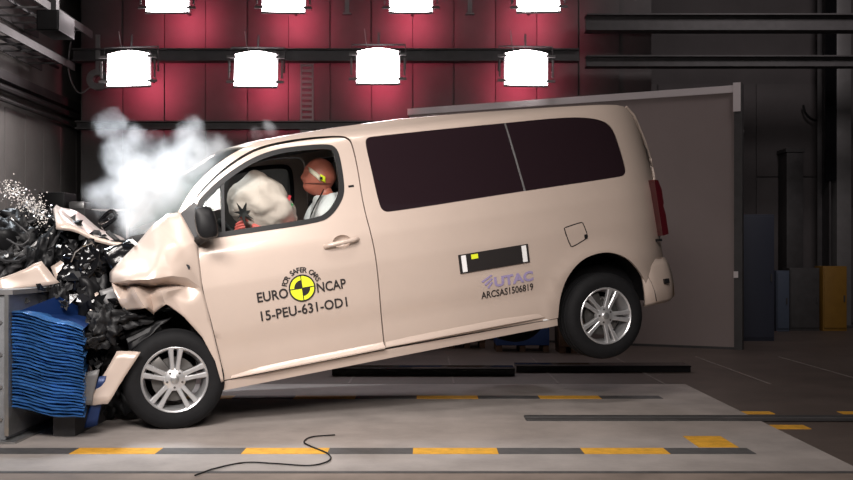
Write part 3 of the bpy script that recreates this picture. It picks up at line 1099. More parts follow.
# crumpled front wing
PT = {}
for k, v in dict(A=(180, 213, .07), A2=(168, 214.5, .085), B=(155, 224, .10), C=(138, 244.5, .13), C2=(123, 260, .13), E=(111, 273, .14),
                 M=(196, 242, .012), S1=(197, 246, .012), S2=(202, 289, .012), S3=(210, 320, .012), S4=(220.5, 363, .016), S5=(223.5, 381, .02),
                 U=(160, 252, -.015), U2=(181, 246, .0), U3=(143, 262, .02), U4=(187, 262, -.004), U5=(172, 262, -.03), U6=(126, 271, .05),
                 F0=(111, 282, .10), F1=(128, 280, -.06), F2=(150, 279, -.09), F2b=(172, 275.5, -.07), F3=(187, 277.5, -.03),
                 G1=(127, 285, .13), G2=(157, 287, .12), G3=(187, 286, .03), G4=(142, 285, .13),
                 H0=(113, 290, .06), H1=(134, 290, -.06), H2=(161, 291, -.06), H3=(172, 296, .0),
                 K0=(118, 300, .04), K1=(125, 310, .07), K2=(145, 308, -.055), K3=(153, 314, .05), K4=(166, 304, -.03), K5=(184, 317, .0), K6=(202, 337, .012), K7=(215, 361, .016), K8=(221, 382, .02),
                 Q1=(150, 296, .03), Q2=(128, 299, .02), Q3=(190, 303, .0)).items():
    PT[k] = v
names = list(PT)
bnd = ['A', 'A2', 'B', 'C', 'C2', 'E', 'F0', 'H0', 'K0', 'K1', 'K2', 'K3', 'K4', 'K5', 'K6', 'K7', 'K8', 'S5', 'S4', 'S3', 'S2', 'S1', 'M']
ribs = [('F0', 'F1'), ('F1', 'F2'), ('F2', 'F2b'), ('F2b', 'F3'), ('F3', 'S2'), ('G1', 'G4'), ('G4', 'G2'), ('G2', 'G3'), ('G3', 'S2'), ('F0', 'G1'), ('H1', 'K2'), ('H2', 'K4'), ('H1', 'Q1'), ('Q1', 'K3'), ('H1', 'G4'), ('H2', 'G2'), ('U', 'F2b')]
ed = [(names.index(bnd[i]), names.index(bnd[(i + 1) % len(bnd)])) for i in range(len(bnd))] + [(names.index(a), names.index(b)) for a, b in ribs]
r = delaunay_2d_cdt([Vector(PT[k][:2]) for k in names], ed, [], 0, 1e-6)
V2, F2, src = r[0], r[2], r[3]
poly = [PT[k][:2] for k in bnd]
cxx = np.array([sum(V2[i].x for i in f) / 3 for f in F2])
cyy = np.array([sum(V2[i].y for i in f) / 3 for f in F2])
ok = inside(poly, cxx, cyy)
V = []
for i, v in enumerate(V2):
    yy = PT[names[src[i][0]]][2] if src[i] else 0.02
    V.append(onplane(v.x, v.y, 0.01 + (yy - 0.01) * 1.35))
wing = mesh('front_wing', V, [f for f, k in zip(F2, ok) if k], PAINT, van)
bm = bmesh.new()
bm.from_mesh(wing.data)
bmesh.ops.subdivide_edges(bm, edges=bm.edges[:], cuts=4, use_grid_fill=True)
lock = {v for e in bm.edges if e.is_boundary for v in e.verts}
for it in range(2):
    bmesh.ops.smooth_vert(bm, verts=[v for v in bm.verts if v not in lock], factor=0.35, use_axis_x=True, use_axis_y=True, use_axis_z=True)
bm.to_mesh(wing.data)
bm.free()
smooth(wing.data, 38)
md = wing.modifiers.new('thick', 'SOLIDIFY')
md.thickness = 0.012
md.offset = 1

# far wing, plain
fw = [(-0.62, 0.45), (-0.46, 0.62), (-0.35, 0.72), (-0.15, 0.82), (0.12, 0.82), (0.26, 0.72), (0.27, 1.15), (0.15, 1.36), (-0.25, 1.16), (-0.55, 0.98), (-0.68, 0.75)]
panel('front_wing', fw, [], PAINT, van, 0.0, 0.02, 0.08, True)

# bonnet folded upward
V, F = [], []
NXB, NYB = 16, 14
for i in range(NXB + 1):
    t = i / NXB
    for j in range(NYB + 1):
        s = j / NYB
        q = (2 * s - 1) ** 2
        y = 0.30 + s * 1.36
        x = 0.20 - 0.78 * t - 0.20 * (1 - q) * (1 - t)
        z = 1.30 - 0.07 * math.sin(math.pi * min(1, t / 0.45)) if t < 0.45 else 1.30 + (t - 0.45) * (0.46 + 0.10 * s)
        z += 0.11 * s - 0.05 + 0.03 * (1 - q) + 0.012 * math.sin(9 * s + 5 * t) + 0.015 * math.sin(17 * t - 6 * s)
        if t > 0.6: z += 0.03 * noise.noise((x * 5, y * 5, 1))
        V.append((x, y, z))
for i in range(NXB):
    for j in range(NYB):
        a = i * (NYB + 1) + j
        F.append((a, a + 1, a + NYB + 2, a + NYB + 1))
bn = mesh('bonnet', V, F, PAINT, van, 30)
md = bn.modifiers.new('thick', 'SOLIDIFY')
md.thickness = 0.03

# wipers / scuttle
box('scuttle', (-0.12, 0.2, 1.24), (0.12, 1.72, 1.33), BLACKPL, van, 0.02)

# floor pan, wells, bulkheads, headliner
box('floor_pan', (0.35, 0.10, 0.27), (2.78, 1.82, 0.40), BLACKPL, van)
box('rear_floor', (2.78, 0.36, 0.33), (3.85, 1.56, 0.58), BLACKPL, van)
box('firewall', (0.16, 0.12, 0.35), (0.24, 1.80, 1.22), BLACKPL, van)
box('cabin_bulkhead', (1.62, 0.14, 0.42), (1.66, 1.78, 1.72), SEATM, van)
for k, yv in ((0, 0.06), (1, 1.48)):
    for xc, zc, rr in ((3.26, 0.24, 0.47), (-0.02, 0.36, 0.44)):
        V, F = [], []
        n = 18
        y0, y1 = yv, yv + 0.38
        for i in range(n + 1):
            a = math.pi * i / n
            for yy in (y0, y1): V.append((xc + rr * math.cos(a), yy, zc + rr * math.sin(a)))
        for i in range(n): F.append((2 * i, 2 * i + 1, 2 * i + 3, 2 * i + 2))
        inner = y1 if k == 0 else y0
        b0 = len(V)
        V.append((xc, inner, zc))
        o_ = 1 if k == 0 else 0
        for i in range(n): F.append((2 * i + o_, 2 * i + 2 + o_, b0))
        mesh('wheel_liner', V, F, BLACKPL, van, 40)
V, F = [], []
for i in range(2, len(edge) - 1):
    x, z = edge[i]
    y0 = ys(x, z) + 0.06
    for j in range(9):
        s = j / 8
        V.append((x, y0 + s * (WV - 2 * y0), z - 0.06 + 0.03 * (1 - (2 * s - 1) ** 2)))
for i in range(len(edge) - 4):
    for j in range(8):
        a = i * 9 + j
        F.append((a, a + 1, a + 10, a + 9))
mesh('headliner', V, F, HEADL, van, 60)
# dashboard
bm = bmesh.new()
add_box(bm, (0.40, WV / 2, 1.08), (0.40, 1.56, 0.26), bev=0.08)
add_box(bm, (0.50, 0.52, 1.20), (0.22, 0.42, 0.10), bev=0.04)
dash = bmobj('dashboard', bm, DARKPL, van, 40)
# steering wheel
wc = Vector((0.62, 0.52, 1.20))
ax = Vector((0.82, 0, 0.57)).normalized()
u_, v_ = Vector((0, 1, 0)), ax.cross(Vector((0, 1, 0)))
st = tube('steering_wheel', [wc + (u_ * math.cos(a) + v_ * math.sin(a)) * 0.185 for a in [2 * math.pi * k / 28 for k in range(28)]], 0.017, BLACKPL, van, 8, True)
V, F = merge([tube_geo([wc, wc + (u_ * math.cos(a) + v_ * math.sin(a)) * 0.18], 0.016, 6) for a in (0.1, 2.2, 4.2)] + [tube_geo([wc - ax * 0.02, wc - ax * 0.3], 0.03, 8)])
mesh('wheel_centre', V, F, BLACKPL, st)


def seat(yc):
    bm = bmesh.new()
    add_box(bm, (1.12, yc, 0.78), (0.50, 0.50, 0.16), bev=0.05)
    bmesh.ops.create_cube
    o = bmobj('seat', bm, SEATM, van, 40)
    bm = bmesh.new()
    add_box(bm, (1.42, yc, 1.10), (0.14, 0.48, 0.68), Matrix.Rotation(math.radians(12), 4, 'Y'), bev=0.05)
    bmobj('backrest', bm, SEATM, o, 40)
    bm = bmesh.new()
    add_box(bm, (1.49, yc, 1.56), (0.10, 0.26, 0.20), Matrix.Rotation(math.radians(10), 4, 'Y'), bev=0.04)
    bmobj('headrest', bm, SEATM, o, 40)
    bm = bmesh.new()
    add_box(bm, (1.12, yc, 0.55), (0.4, 0.42, 0.32))
    bmobj('seat_base', bm, BLACKPL, o)


seat(0.53)
seat(1.39)
# far B pillar trim visible through the cab
tube('pillar_trim', spline([(1.02, 1.62, 1.05), (1.05, 1.64, 1.4), (1.03, 1.62, 1.6), (0.93, 1.6, 1.68)], 5), 0.025, LIGHTST, van, 6)

# airbag
bm = bmesh.new()
bmesh.ops.create_icosphere(bm, subdivisions=5, radius=1)
ac = onplane(263, 206, 0.45)
for v in bm.verts:
    p = v.co.copy()
    s_ = 1 + 0.13 * noise.noise(p * 1.9) + 0.06 * abs(noise.noise(p * 4.0))
    pp = Vector((p.x * 0.235, p.y * 0.28, p.z * 0.205)) * s_
    # pleats running from the centre
    an = math.atan2(p.z, p.y)
    pp *= 1 + 0.05 * abs(math.sin(an * 4.5 + 1.5 * p.x)) * (1 - 0.7 * abs(p.x)) - 0.02
    pp.z += 0.04 * math.exp(-((p.x + 0.2) / 0.5) ** 2) * max(0, p.z)
    pp.z -= 0.07 * p.x * abs(p.x) * (1 if p.x > 0 else 0.4)
    pp.z += -0.03 * p.x
    v.co = pp + ac
ab = bmobj('airbag', bm, BAG, van, 60)
for (px, py, m, l1) in ((289, 200, mat('red_mark', (0.6, 0.02, 0.04), 0.5), 7), (291, 208, mat('green_mark', (0.03, 0.3, 0.08), 0.5), 7)):
    q = onplane(px, py, 0.22)
    bm = bmesh.new()
    add_box(bm, (q.x, 0.245, q.z), (0.018, 0.02, 0.07), Matrix.Rotation(0.5, 4, 'Y'))
    bmobj('seam_mark', bm, m, ab)
for k in range(7):      # torn cover flaps
    a = k * 0.9 + 0.2
    q = onplane(243, 213, 0.24)
    d = Vector((math.cos(a), -0.1, math.sin(a)))
    e = Vector((-math.sin(a), 0, math.cos(a))) * 0.016
    L_ = 0.06 + 0.045 * ((k * 3) % 4) / 3
    mesh('torn_cover', [q + e, q - e, q + d * L_, q + Vector((0, 0.015, 0)) + e, q + Vector((0, 0.015, 0)) - e], [(0, 1, 2), (3, 4, 2), (0, 3, 2), (1, 4, 2), (0, 1, 4, 3)], BLACKPL, st)


# wheels
def make_wheel(near=True):
    w_ = empty('wheel')
    w_.parent = van
    R_ = 0.336
    prof = [(0.02, 0.215), (0.0, 0.225), (-0.008, 0.25), (-0.008, 0.285), (0.004, 0.312), (0.022, 0.327), (0.035, 0.332), (0.036, 0.324), (0.052, 0.325), (0.053, 0.335), (0.085, 0.336), (0.086, 0.326), (0.10, 0.326), (0.101, 0.336),
            (0.125, 0.336), (0.126, 0.326), (0.14, 0.326), (0.141, 0.335), (0.175, 0.333), (0.19, 0.327), (0.21, 0.31), (0.222, 0.28), (0.222, 0.24), (0.20, 0.215)]
    V, F = lathe_y(prof, 64)
    ty = mesh('tyre', V, F, RUBBER, w_, 40)
    V, F = lathe_y([(0.02, 0.216), (0.004, 0.221), (0.0, 0.216), (0.006, 0.206), (0.03, 0.198), (0.12, 0.185), (0.2, 0.205)], 64)
    rm = mesh('rim', V, F, ALLOY, w_, 40)
    # spokes in five pairs
    geos = []
    for k in range(5):
        a0 = 2 * math.pi * k / 5 + math.radians(90)
        for s in (-1, 1):
            ai, ao = a0 + s * 0.24, a0 + s * 0.155
            pi_ = Vector((math.cos(ai) * 0.062, 0, math.sin(ai) * 0.062))
            po = Vector((math.cos(ao) * 0.208, 0, math.sin(ao) * 0.208))
            d = (po - pi_).normalized()
            nrm = Vector((-d.z, 0, d.x))
            v_ = []
            for (p, hw, yf, yb) in ((pi_, 0.016, 0.018, 0.05), (pi_.lerp(po, 0.5), 0.0135, 0.012, 0.045), (po, 0.019, 0.004, 0.04)):
                v_ += [p - nrm * hw + Vector((0, yf + 0.005, 0)), p - nrm * hw * 0.6 + Vector((0, yf, 0)), p + nrm * hw * 0.6 + Vector((0, yf, 0)), p + nrm * hw + Vector((0, yf + 0.005, 0)), p + nrm * hw + Vector((0, yb, 0)), p - nrm * hw + Vector((0, yb, 0))]
            f_ = []
            for i in range(2):
                for j in range(6):
                    l = (j + 1) % 6
                    f_.append((i * 6 + j, i * 6 + l, (i + 1) * 6 + l, (i + 1) * 6 + j))
            f_ += [tuple(range(6)), tuple(12 + j for j in range(6))]
            geos.append((v_, f_))
    for g in geos:
        mesh('spoke', g[0], g[1], ALLOY, w_, 30)
    V, F = lathe_y([(0.006, 0.0), (0.006, 0.026), (0.010, 0.03), (0.012, 0.04), (0.02, 0.072), (0.05, 0.078), (0.06, 0.0)], 40)
    mesh('hub', V, F, ALLOY, w_, 40)
    V, F = lathe_y([(0.003, 0.0), (0.003, 0.022), (0.006, 0.027), (0.012, 0.028)], 24)
    mesh('hub_cap', V, F, STEEL, w_, 40)
    for k in range(5):
        a = 2 * math.pi * (k + 0.5) / 5 + math.radians(90)
        V, F = lathe_y([(0.008, 0.0), (0.008, 0.008), (0.02, 0.009)], 6)
        o_ = mesh('lug_nut', V, F, DISCM, w_)
        o_.location = (math.cos(a) * 0.052, 0.004, math.sin(a) * 0.052)
    V, F = lathe_y([(0.075, 0.03), (0.075, 0.148), (0.1, 0.148), (0.1, 0.03)], 40)
    mesh('brake_disc', V, F, DISCM, w_, 30)
    bm = bmesh.new()
    add_box(bm, (-0.10, 0.07, 0.075), (0.10, 0.07, 0.13), Matrix.Rotation(math.radians(-40), 4, 'Y'), bev=0.015)
    bmobj('caliper', bm, DISCM, w_, 40)
    return w_


wh = make_wheel()
rq = onplane(606.5, 316, 0.03)
for i, (x, z, far, rot, yw) in enumerate(((0, 0.336, False, 10, 0), (rq.x, rq.z, False, 28, 0), (0, 0.336, True, 5, 0), (rq.x, rq.z, True, 40, 0))):
    o = wh if i == 0 else copy_tree(wh)
    o.parent = van
    o.location = (x, WV - 0.03 if far else 0.03, z)
    o.rotation_euler = (math.pi if far else 0, math.radians(rot), yw)
tube('axle', [(0, 0.15, 0.336), (0, 1.77, 0.336)], 0.04, BLACKPL, van, 8)
tube('axle', [(rq.x, 0.15, rq.z), (rq.x, 1.77, rq.z)], 0.045, BLACKPL, van, 8)


# ------------------------------------------------------------------ lettering and marks on the van
def text_mesh(body, size, extr=0.0, bold=0.0, xs=1.0, font_shear=0):
    cu = bpy.data.curves.new('lettering', 'FONT')
    cu.body = body
    cu.size = size
    cu.offset = bold
    cu.resolution_u = 3
    cu.shear = font_shear
    cu.align_x = 'CENTER'
    cu.align_y = 'CENTER'
    ob = bpy.data.objects.new('lettering', cu)
    COL.objects.link(ob)
    bpy.context.view_layer.update()
    dg = bpy.context.evaluated_depsgraph_get()
    me_ = bpy.data.meshes.new_from_object(ob.evaluated_get(dg))
    bpy.data.objects.remove(ob)
    V_ = [(v.co.x * xs, v.co.y) for v in me_.vertices]
    F_ = [tuple(p.vertices) for p in me_.polygons]
    bpy.data.meshes.remove(me_)
    return V_, F_


def stick(name, V2, F2, m, parent, off=0.004):
    V = [(x, ys(x, z) - off, z) for x, z in V2]
    n = len(V)
    me_ = bpy.data.meshes.new(name)
    me_.from_pydata(V, [], F2)
    return link(name, me_, m, parent)


def letter_line(name, body, x0, x1, zc, size, m, parent, bold=0.0, off=0.0055, shear=0):
    V2, F2 = text_mesh(body, size, bold=bold, font_shear=shear)
    a, b = min(v[0] for v in V2), max(v[0] for v in V2)
    s = (x1 - x0) / (b - a)
    V2 = [(x0 + (v[0] - a) * s, zc + v[1]) for v in V2]
    return stick(name, V2, F2, m, parent, off)


ec = S(302, 288)
R0 = 0.090
nseg = 48


def disc2(c_, r, a0=0, a1=2 * math.pi, r_in=0.0, n=48):
    V2, F2 = [], []
    for i in range(n + 1):
        a = a0 + (a1 - a0) * i / n
        V2 += [(c_[0] + r_in * math.cos(a), c_[1] + r_in * math.sin(a)), (c_[0] + r * math.cos(a), c_[1] + r * math.sin(a))]
    for i in range(n):
        F2.append((2 * i, 2 * i + 1, 2 * i + 3, 2 * i + 2))
    return V2, F2


dec = stick('test_emblem', *disc2(ec, R0, r_in=0.001), YELP, van, 0.005)
stick('emblem_ring', *disc2(ec, R0 + 0.004, r_in=R0 - 0.006), BLACKP, dec, 0.007)
for a in (math.pi / 2, 3 * math.pi / 2):
    stick('emblem_quadrant', *disc2(ec, R0 * 0.62, a, a + math.pi / 2, 0.001, 12), BLACKP, dec, 0.007)
stick('emblem_line', [(ec[0] - R0, ec[1] - 0.003), (ec[0] + R0, ec[1] - 0.003), (ec[0] + R0, ec[1] + 0.003), (ec[0] - R0, ec[1] + 0.003)], [(0, 1, 2, 3)], BLACKP, dec, 0.0075)
stick('emblem_line', [(ec[0] - 0.003, ec[1] - R0), (ec[0] + 0.003, ec[1] - R0), (ec[0] + 0.003, ec[1] + R0), (ec[0] - 0.003, ec[1] + R0)], [(0, 1, 2, 3)], BLACKP, dec, 0.0075)
letter_line('emblem_lettering', 'EURO', S(257, 298)[0], S(288, 293)[0], ec[1] - 0.020, 0.094, BLACKP, dec, 0.0018)
letter_line('emblem_lettering', 'NCAP', S(317, 290)[0], S(346, 285)[0], ec[1] - 0.020, 0.094, BLACKP, dec, 0.0018)
arc = 'FOR SAFER CARS'
V2a, F2a = [], []
for i, ch in enumerate(arc):
    if ch == ' ': continue
    a = math.radians(166 - (166 - 14) * (i + 0.5) / len(arc))
    V2, F2 = text_mesh(ch, 0.050, bold=0.0012)
    R_ = R0 + 0.034
    ca, sa = math.cos(a - math.pi / 2), math.sin(a - math.pi / 2)
    o0 = len(V2a)
    V2a += [(ec[0] + R_ * math.cos(a) + x * ca - y * sa, ec[1] + R_ * math.sin(a) + x * sa + y * ca) for x, y in V2]
    F2a += [tuple(k + o0 for k in f) for f in F2]
stick('emblem_arc_lettering', V2a, F2a, BLACKP, dec, 0.0055)
q = S(304, 309.5)
letter_line('test_number', '15-PEU-631-OD1', S(261, 318)[0], S(347, 302)[0], q[1], 0.094, BLACKP, van, 0.0016)

# black placard with white ends
pc = [S(458, 254.6), S(528, 244.2), S(528.6, 262.6), S(460, 273.4)]
x0, x1 = (pc[0][0] + pc[3][0]) / 2, (pc[1][0] + pc[2][0]) / 2
z0, z1 = (pc[2][1] + pc[3][1]) / 2, (pc[0][1] + pc[1][1]) / 2
pl = panel('placard', [(x0, z0), (x1, z0), (x1, z1), (x0, z1)], [], BLACKP, van, -0.012, 0.012, 0.1)
for a in (0.018, x1 - x0 - 0.055):
    panel('white_end_bar', [(x0 + a, z0 + 0.008), (x0 + a + 0.037, z0 + 0.008), (x0 + a + 0.037, z1 - 0.008), (x0 + a, z1 - 0.008)], [], WHITEP, pl, -0.014, 0.003, 0.1)
ys0 = S(474, 256.4)
panel('yellow_sticker', [(ys0[0] - 0.027, ys0[1] - 0.017), (ys0[0] + 0.027, ys0[1] - 0.017), (ys0[0] + 0.027, ys0[1] + 0.017), (ys0[0] - 0.027, ys0[1] + 0.017)], [], YELP, pl, -0.014, 0.003, 0.1)
q = S(505, 277.5)
letter_line('lab_lettering', 'UTAC', S(494, 282)[0], S(533, 276)[0], S(513, 279.5)[1], 0.098, PURP, van, 0.004)
for k, (u, v) in enumerate(((481, 281.5), (484, 284.5), (487, 287.5))):
    a = S(u, v)
    L_ = 0.095 - 0.022 * k
    stick('lab_logo_stroke', [(a[0], a[1]), (a[0] + 0.012, a[1] - 0.012), (a[0] + L_, a[1] + 0.030), (a[0] + L_ - 0.012, a[1] + 0.038)], [(0, 1, 2, 3)], PURP, van, 0.005)
q = S(507, 291.5)
letter_line('lab_number', 'ARCSAS1506819', S(481, 297)[0], S(533, 288)[0], q[1], 0.072, BLACKP, van, 0.0012)


# ------------------------------------------------------------------ wreckage of the nose (parts of the van)
def crumple(name, px, py, y, size, m, seed, flat=(1, 1, 1), sub=2, rough=0.5):
    rr = random.Random(seed)
    bm = bmesh.new()
    bmesh.ops.create_icosphere(bm, subdivisions=sub, radius=1)
    off = Vector((rr.uniform(-50, 50), rr.uniform(-50, 50), rr.uniform(-50, 50)))
    Rr = Matrix.Rotation(rr.uniform(0, 6.28), 3, 'Y') @ Matrix.Rotation(rr.uniform(-0.6, 0.6), 3, 'X')
    q = onplane(px, py, y)
    for v in bm.verts:
        p = v.co.copy()
        d = 1 + rough * noise.noise(p * 1.6 + off) + rough * 0.7 * noise.noise(p * 3.7 + off) + rough * 0.5 * abs(noise.noise(p * 8 + off))
        p = Vector((p.x * flat[0], p.y * flat[1], p.z * flat[2])) * d * size
        v.co = Rr @ p + q
    return bmobj(name, bm, m, van, 75)


def sheet(name, corners, m, seed, amp=0.02, n=6, th=0.006, parent=None):
    """crumpled sheet spanned by four (px, py, depth) corners"""
    rr = random.Random(seed)
    off = Vector((rr.uniform(-50, 50), rr.uniform(-50, 50), 0))
    P = [onplane(*c_) for c_ in corners]
    V, F = [], []
    for i in range(n + 1):
        for j in range(n + 1):
            u, v = i / n, j / n
            p = (P[0] * (1 - u) + P[1] * u) * (1 - v) + (P[3] * (1 - u) + P[2] * u) * v
            d = noise.noise_vector(p * 7 + off) * amp + noise.noise_vector(p * 19 + off) * amp * 0.5
            V.append(p + d)
    for i in range(n):
        for j in range(n):
            a = i * (n + 1) + j
            F.append((a, a + 1, a + n + 2, a + n + 1))
    o_ = mesh(name, V, F, m, parent or van, 22)
    md_ = o_.modifiers.new('thick', 'SOLIDIFY')
    md_.thickness = th
    return o_


# engine and gearbox
bm = bmesh.new()
add_box(bm, (-0.25, 1.0, 0.72), (0.5, 0.75, 0.5), bev=0.04)
add_box(bm, (-0.30, 0.75, 0.98), (0.34, 0.4, 0.12), bev=0.03)
add_box(bm, (-0.2, 1.35, 0.62), (0.4, 0.35, 0.35), bev=0.05)
eng = bmobj('engine', bm, DARKPL, van, 40)
for zz, rr_ in ((0.62, 0.09), (0.82, 0.06), (0.7, 0.05)):
    V, F = lathe_y([(0, 0), (0, rr_ * 0.4), (0.015, rr_ * 0.4), (0.0, rr_ * 0.9), (0.0, rr_), (0.04, rr_), (0.04, 0)], 20)
    o_ = mesh('pulley', V, F, STEEL, eng, 40)
    o_.location = (-0.35 + rr_ * 2, 0.57, zz)
# dark inner structure that fills the bay
for k, (px, py, y, s, m, fl) in enumerate((
        (95, 275, 0.55, 0.17, BLACKPL, (1.2, 0.8, 0.7)), (55, 248, 0.75, 0.14, BLACKPL, (1.3, 0.7, 0.6)), (20, 245, 0.95, 0.17, BLACKPL, (1.2, 0.8, 0.9)),
        (125, 255, 0.40, 0.12, GLOSSBLK, (1.4, 0.6, 0.6)), (88, 262, 0.35, 0.15, GLOSSBLK, (0.8, 0.6, 1.2)), (40, 260, 0.6, 0.12, BLACKPL, (1.5, 0.6, 0.6)),
        (110, 310, 0.35, 0.16, BLACKPL, (1.0, 0.7, 1.1)), (105, 345, 0.35, 0.13, BLACKPL, (0.9, 0.7, 1.2)), (120, 330, 0.40, 0.14, BLACKPL, (1, 0.7, 1)), (150, 330, 0.40, 0.14, BLACKPL, (1.2, 0.6, 0.8)),
        (95, 300, 0.3, 0.12, BLACKPL, (1.3, 0.6, 0.8)), (60, 298, 0.30, 0.09, BLACKPL, (1.6, 0.6, 0.6)), (72, 250, 0.8, 0.11, BLACKPL, (1.5, 0.7, 0.5)), (8, 262, 0.75, 0.13, DARKPL, (0.7, 0.7, 1.3)),
        (110, 385, 0.6, 0.14, BLACKPL, (0.9, 0.7, 1.2)), (97, 338, 0.05, 0.07, BLACKPL, (0.8, 0.8, 1.6)), (104, 325, 0.06, 0.09, BLACKPL, (1.0, 0.7, 1.2)), (125, 318, 0.08, 0.08, BLACKPL, (1.6, 0.6, 0.7)), (100, 415, 0.6, 0.10, BLACKPL, (1.2, 0.7, 0.6)), (30, 222, 1.0, 0.11, BLACKPL, (1.8, 0.7, 0.6)))):
    crumple('crushed_part', px, py, y, s, m, 40 + k, fl, 4, 0.75)
# beige torn panels
sheet('torn_panel', [(-6, 281, 0.30), (42, 261, 0.28), (60, 282, 0.26), (-6, 293, 0.28)], PAINT, 1, 0.012)
sheet('torn_panel', [(50, 268, 0.50), (72, 256, 0.5), (76, 284, 0.45), (58, 283, 0.45)], PAINT, 2, 0.015)
sheet('torn_panel', [(100, 290, 0.22), (118, 286, 0.22), (122, 303, 0.2), (106, 312, 0.2)], LIGHTST, 3, 0.02)
sheet('torn_panel', [(118, 350, 0.0), (141, 352, -0.03), (108, 404, -0.03), (84, 404, 0.0)], PAINT, 4, 0.012)
sheet('torn_panel', [(86, 372, -0.02), (98, 370, -0.02), (92, 406, -0.02), (80, 404, -0.02)], LIGHTST, 5, 0.010)
sheet('torn_panel', [(98, 376, 0.0), (106, 376, 0.0), (98, 424, 0.02), (84, 428, 0.02)], BLUED, 6, 0.012)
# headlamp shell
hl = sheet('headlamp_shell', [(72, 256, 0.25), (88, 243, 0.25), (104, 252, 0.22), (78, 296, 0.25)], GLOSSBLK, 7, 0.03, 8)
sheet('headlamp_shell', [(103, 250, 0.24), (136, 238, 0.22), (141, 256, 0.2), (112, 274, 0.22)], GLOSSBLK, 8, 0.03, 8)
tube('headlamp_trim', [onplane(*p) for p in ((71, 262, .22), (75, 252, .21), (83, 246, .2), (92, 243, .2))], 0.007, CHROME, van, 6)
tube('headlamp_trim', [onplane(*p) for p in ((131, 240, .17), (137, 245, .17), (140, 255, .17))], 0.014, WHITEP, van, 6)
# hoses and cables
hs = random.Random(5)
for k in range(16):
    px, py, y = hs.uniform(5, 140), hs.uniform(222, 300), hs.uniform(0.25, 0.8)
    P = [onplane(px, py, y)]
    for _ in range(4):
        px += hs.uniform(-16, 16)
        py += hs.uniform(-12, 12)
        y += hs.uniform(-0.06, 0.06)
        P.append(onplane(px, py, y))
    tube('hose', spline(P, 5), hs.choice((0.006, 0.01, 0.016)), hs.choice((BLACKPL, GLOSSBLK, DARKPL, STEEL)), van, 6)
# shards
for k in range(120):
    zone = k % 4
    if zone == 0: px, py, y = hs.uniform(0, 75), hs.uniform(215, 262), hs.uniform(0.45, 0.9)
    elif zone == 1: px, py, y = hs.uniform(70, 142), hs.uniform(240, 300), hs.uniform(0.12, 0.3)
    elif zone == 2: px, py, y = hs.uniform(85, 150), hs.uniform(298, 365), hs.uniform(0.08, 0.3)
    else: px, py, y = hs.uniform(15, 100), hs.uniform(285, 305), hs.uniform(0.05, 0.35)
    q = onplane(px, py, y)
    s_ = hs.uniform(0.012, 0.045)
    m = hs.choice((BLACKPL, BLACKPL, BLACKPL, GLOSSBLK, GLOSSBLK, BLACKPL, CHROME, STEEL, WHITEP if hs.random() < 0.3 else BLACKPL, PAINT if hs.random() < 0.4 else BLACKPL))
    if m in (CHROME, WHITEP, STEEL, PAINT): s_ *= 0.42
    n = hs.choice((3, 4, 5))
    a0 = hs.uniform(0, 6)
    pol = []
    for j in range(n):
        a = a0 + 2 * math.pi * j / n + hs.uniform(-0.4, 0.4)
        r_ = s_ * hs.uniform(0.5, 1.4)
        pol.append(Vector((math.cos(a) * r_, hs.uniform(-0.4, 0.4) * s_, math.sin(a) * r_)))
    V = [q + p for p in pol] + [q + p * 0.9 + Vector((0, 0.006, 0)) for p in pol]
    F = [tuple(range(n)), tuple(range(2 * n - 1, n - 1, -1))] + [(j, (j + 1) % n, n + (j + 1) % n, n + j) for j in range(n)]
    mesh('broken_shard', V, F, m, van)
# broken strut above the wheel
V, F = merge([tube_geo([onplane(128, 342, 0.12), onplane(160, 326, 0.12)], 0.035, 8), tube_geo([onplane(120, 338, 0.14), onplane(150, 322, 0.15)], 0.02, 8)])
mesh('bent_strut', V, F, BLACKPL, van, 40)
sheet('liner_scrap', [(125, 330, 0.12), (172, 318, 0.10), (150, 336, 0.06), (128, 350, 0.10)], BLACKPL, 12, 0.02)

# ------------------------------------------------------------------ crash test dummy at the wheel
dm = empty('crash_test_dummy')
seat_base = Vector((1.15, 0.5, 0.86))
dm.matrix_world = Matrix.Translation(T0 + RM @ seat_base) @ RM.to_4x4()
HC = onplane(319.5, 177, 0.50) - seat_base        # head centre in dummy space


def skin_body(chains, name, m, parent, levels=2):
    me_ = bpy.data.meshes.new(name)
    verts, edges, rad = [], [], []
    idx = {}
    for ch in chains:
        prev = None
        for (key, p, r_) in ch:
            if key not in idx:
                idx[key] = len(verts)
                verts.append(tuple(p))
                rad.append(r_)
            if prev is not None: edges.append((prev, idx[key]))
            prev = idx[key]
    me_.from_pydata(verts, edges, [])
    ob = bpy.data.objects.new(name, me_)
    COL.objects.link(ob)
    sk = ob.modifiers.new('skin', 'SKIN')
    sv = me_.skin_vertices[0].data
    for i, r_ in enumerate(rad):
        sv[i].radius = r_ if isinstance(r_, tuple) else (r_, r_)
        sv[i].use_root = (i == 0)
    sb = ob.modifiers.new('sub', 'SUBSURF')
    sb.levels = levels
    bpy.context.view_layer.update()
    dg = bpy.context.evaluated_depsgraph_get()
    out = bpy.data.meshes.new_from_object(ob.evaluated_get(dg))
    bpy.data.objects.remove(ob)
    return out


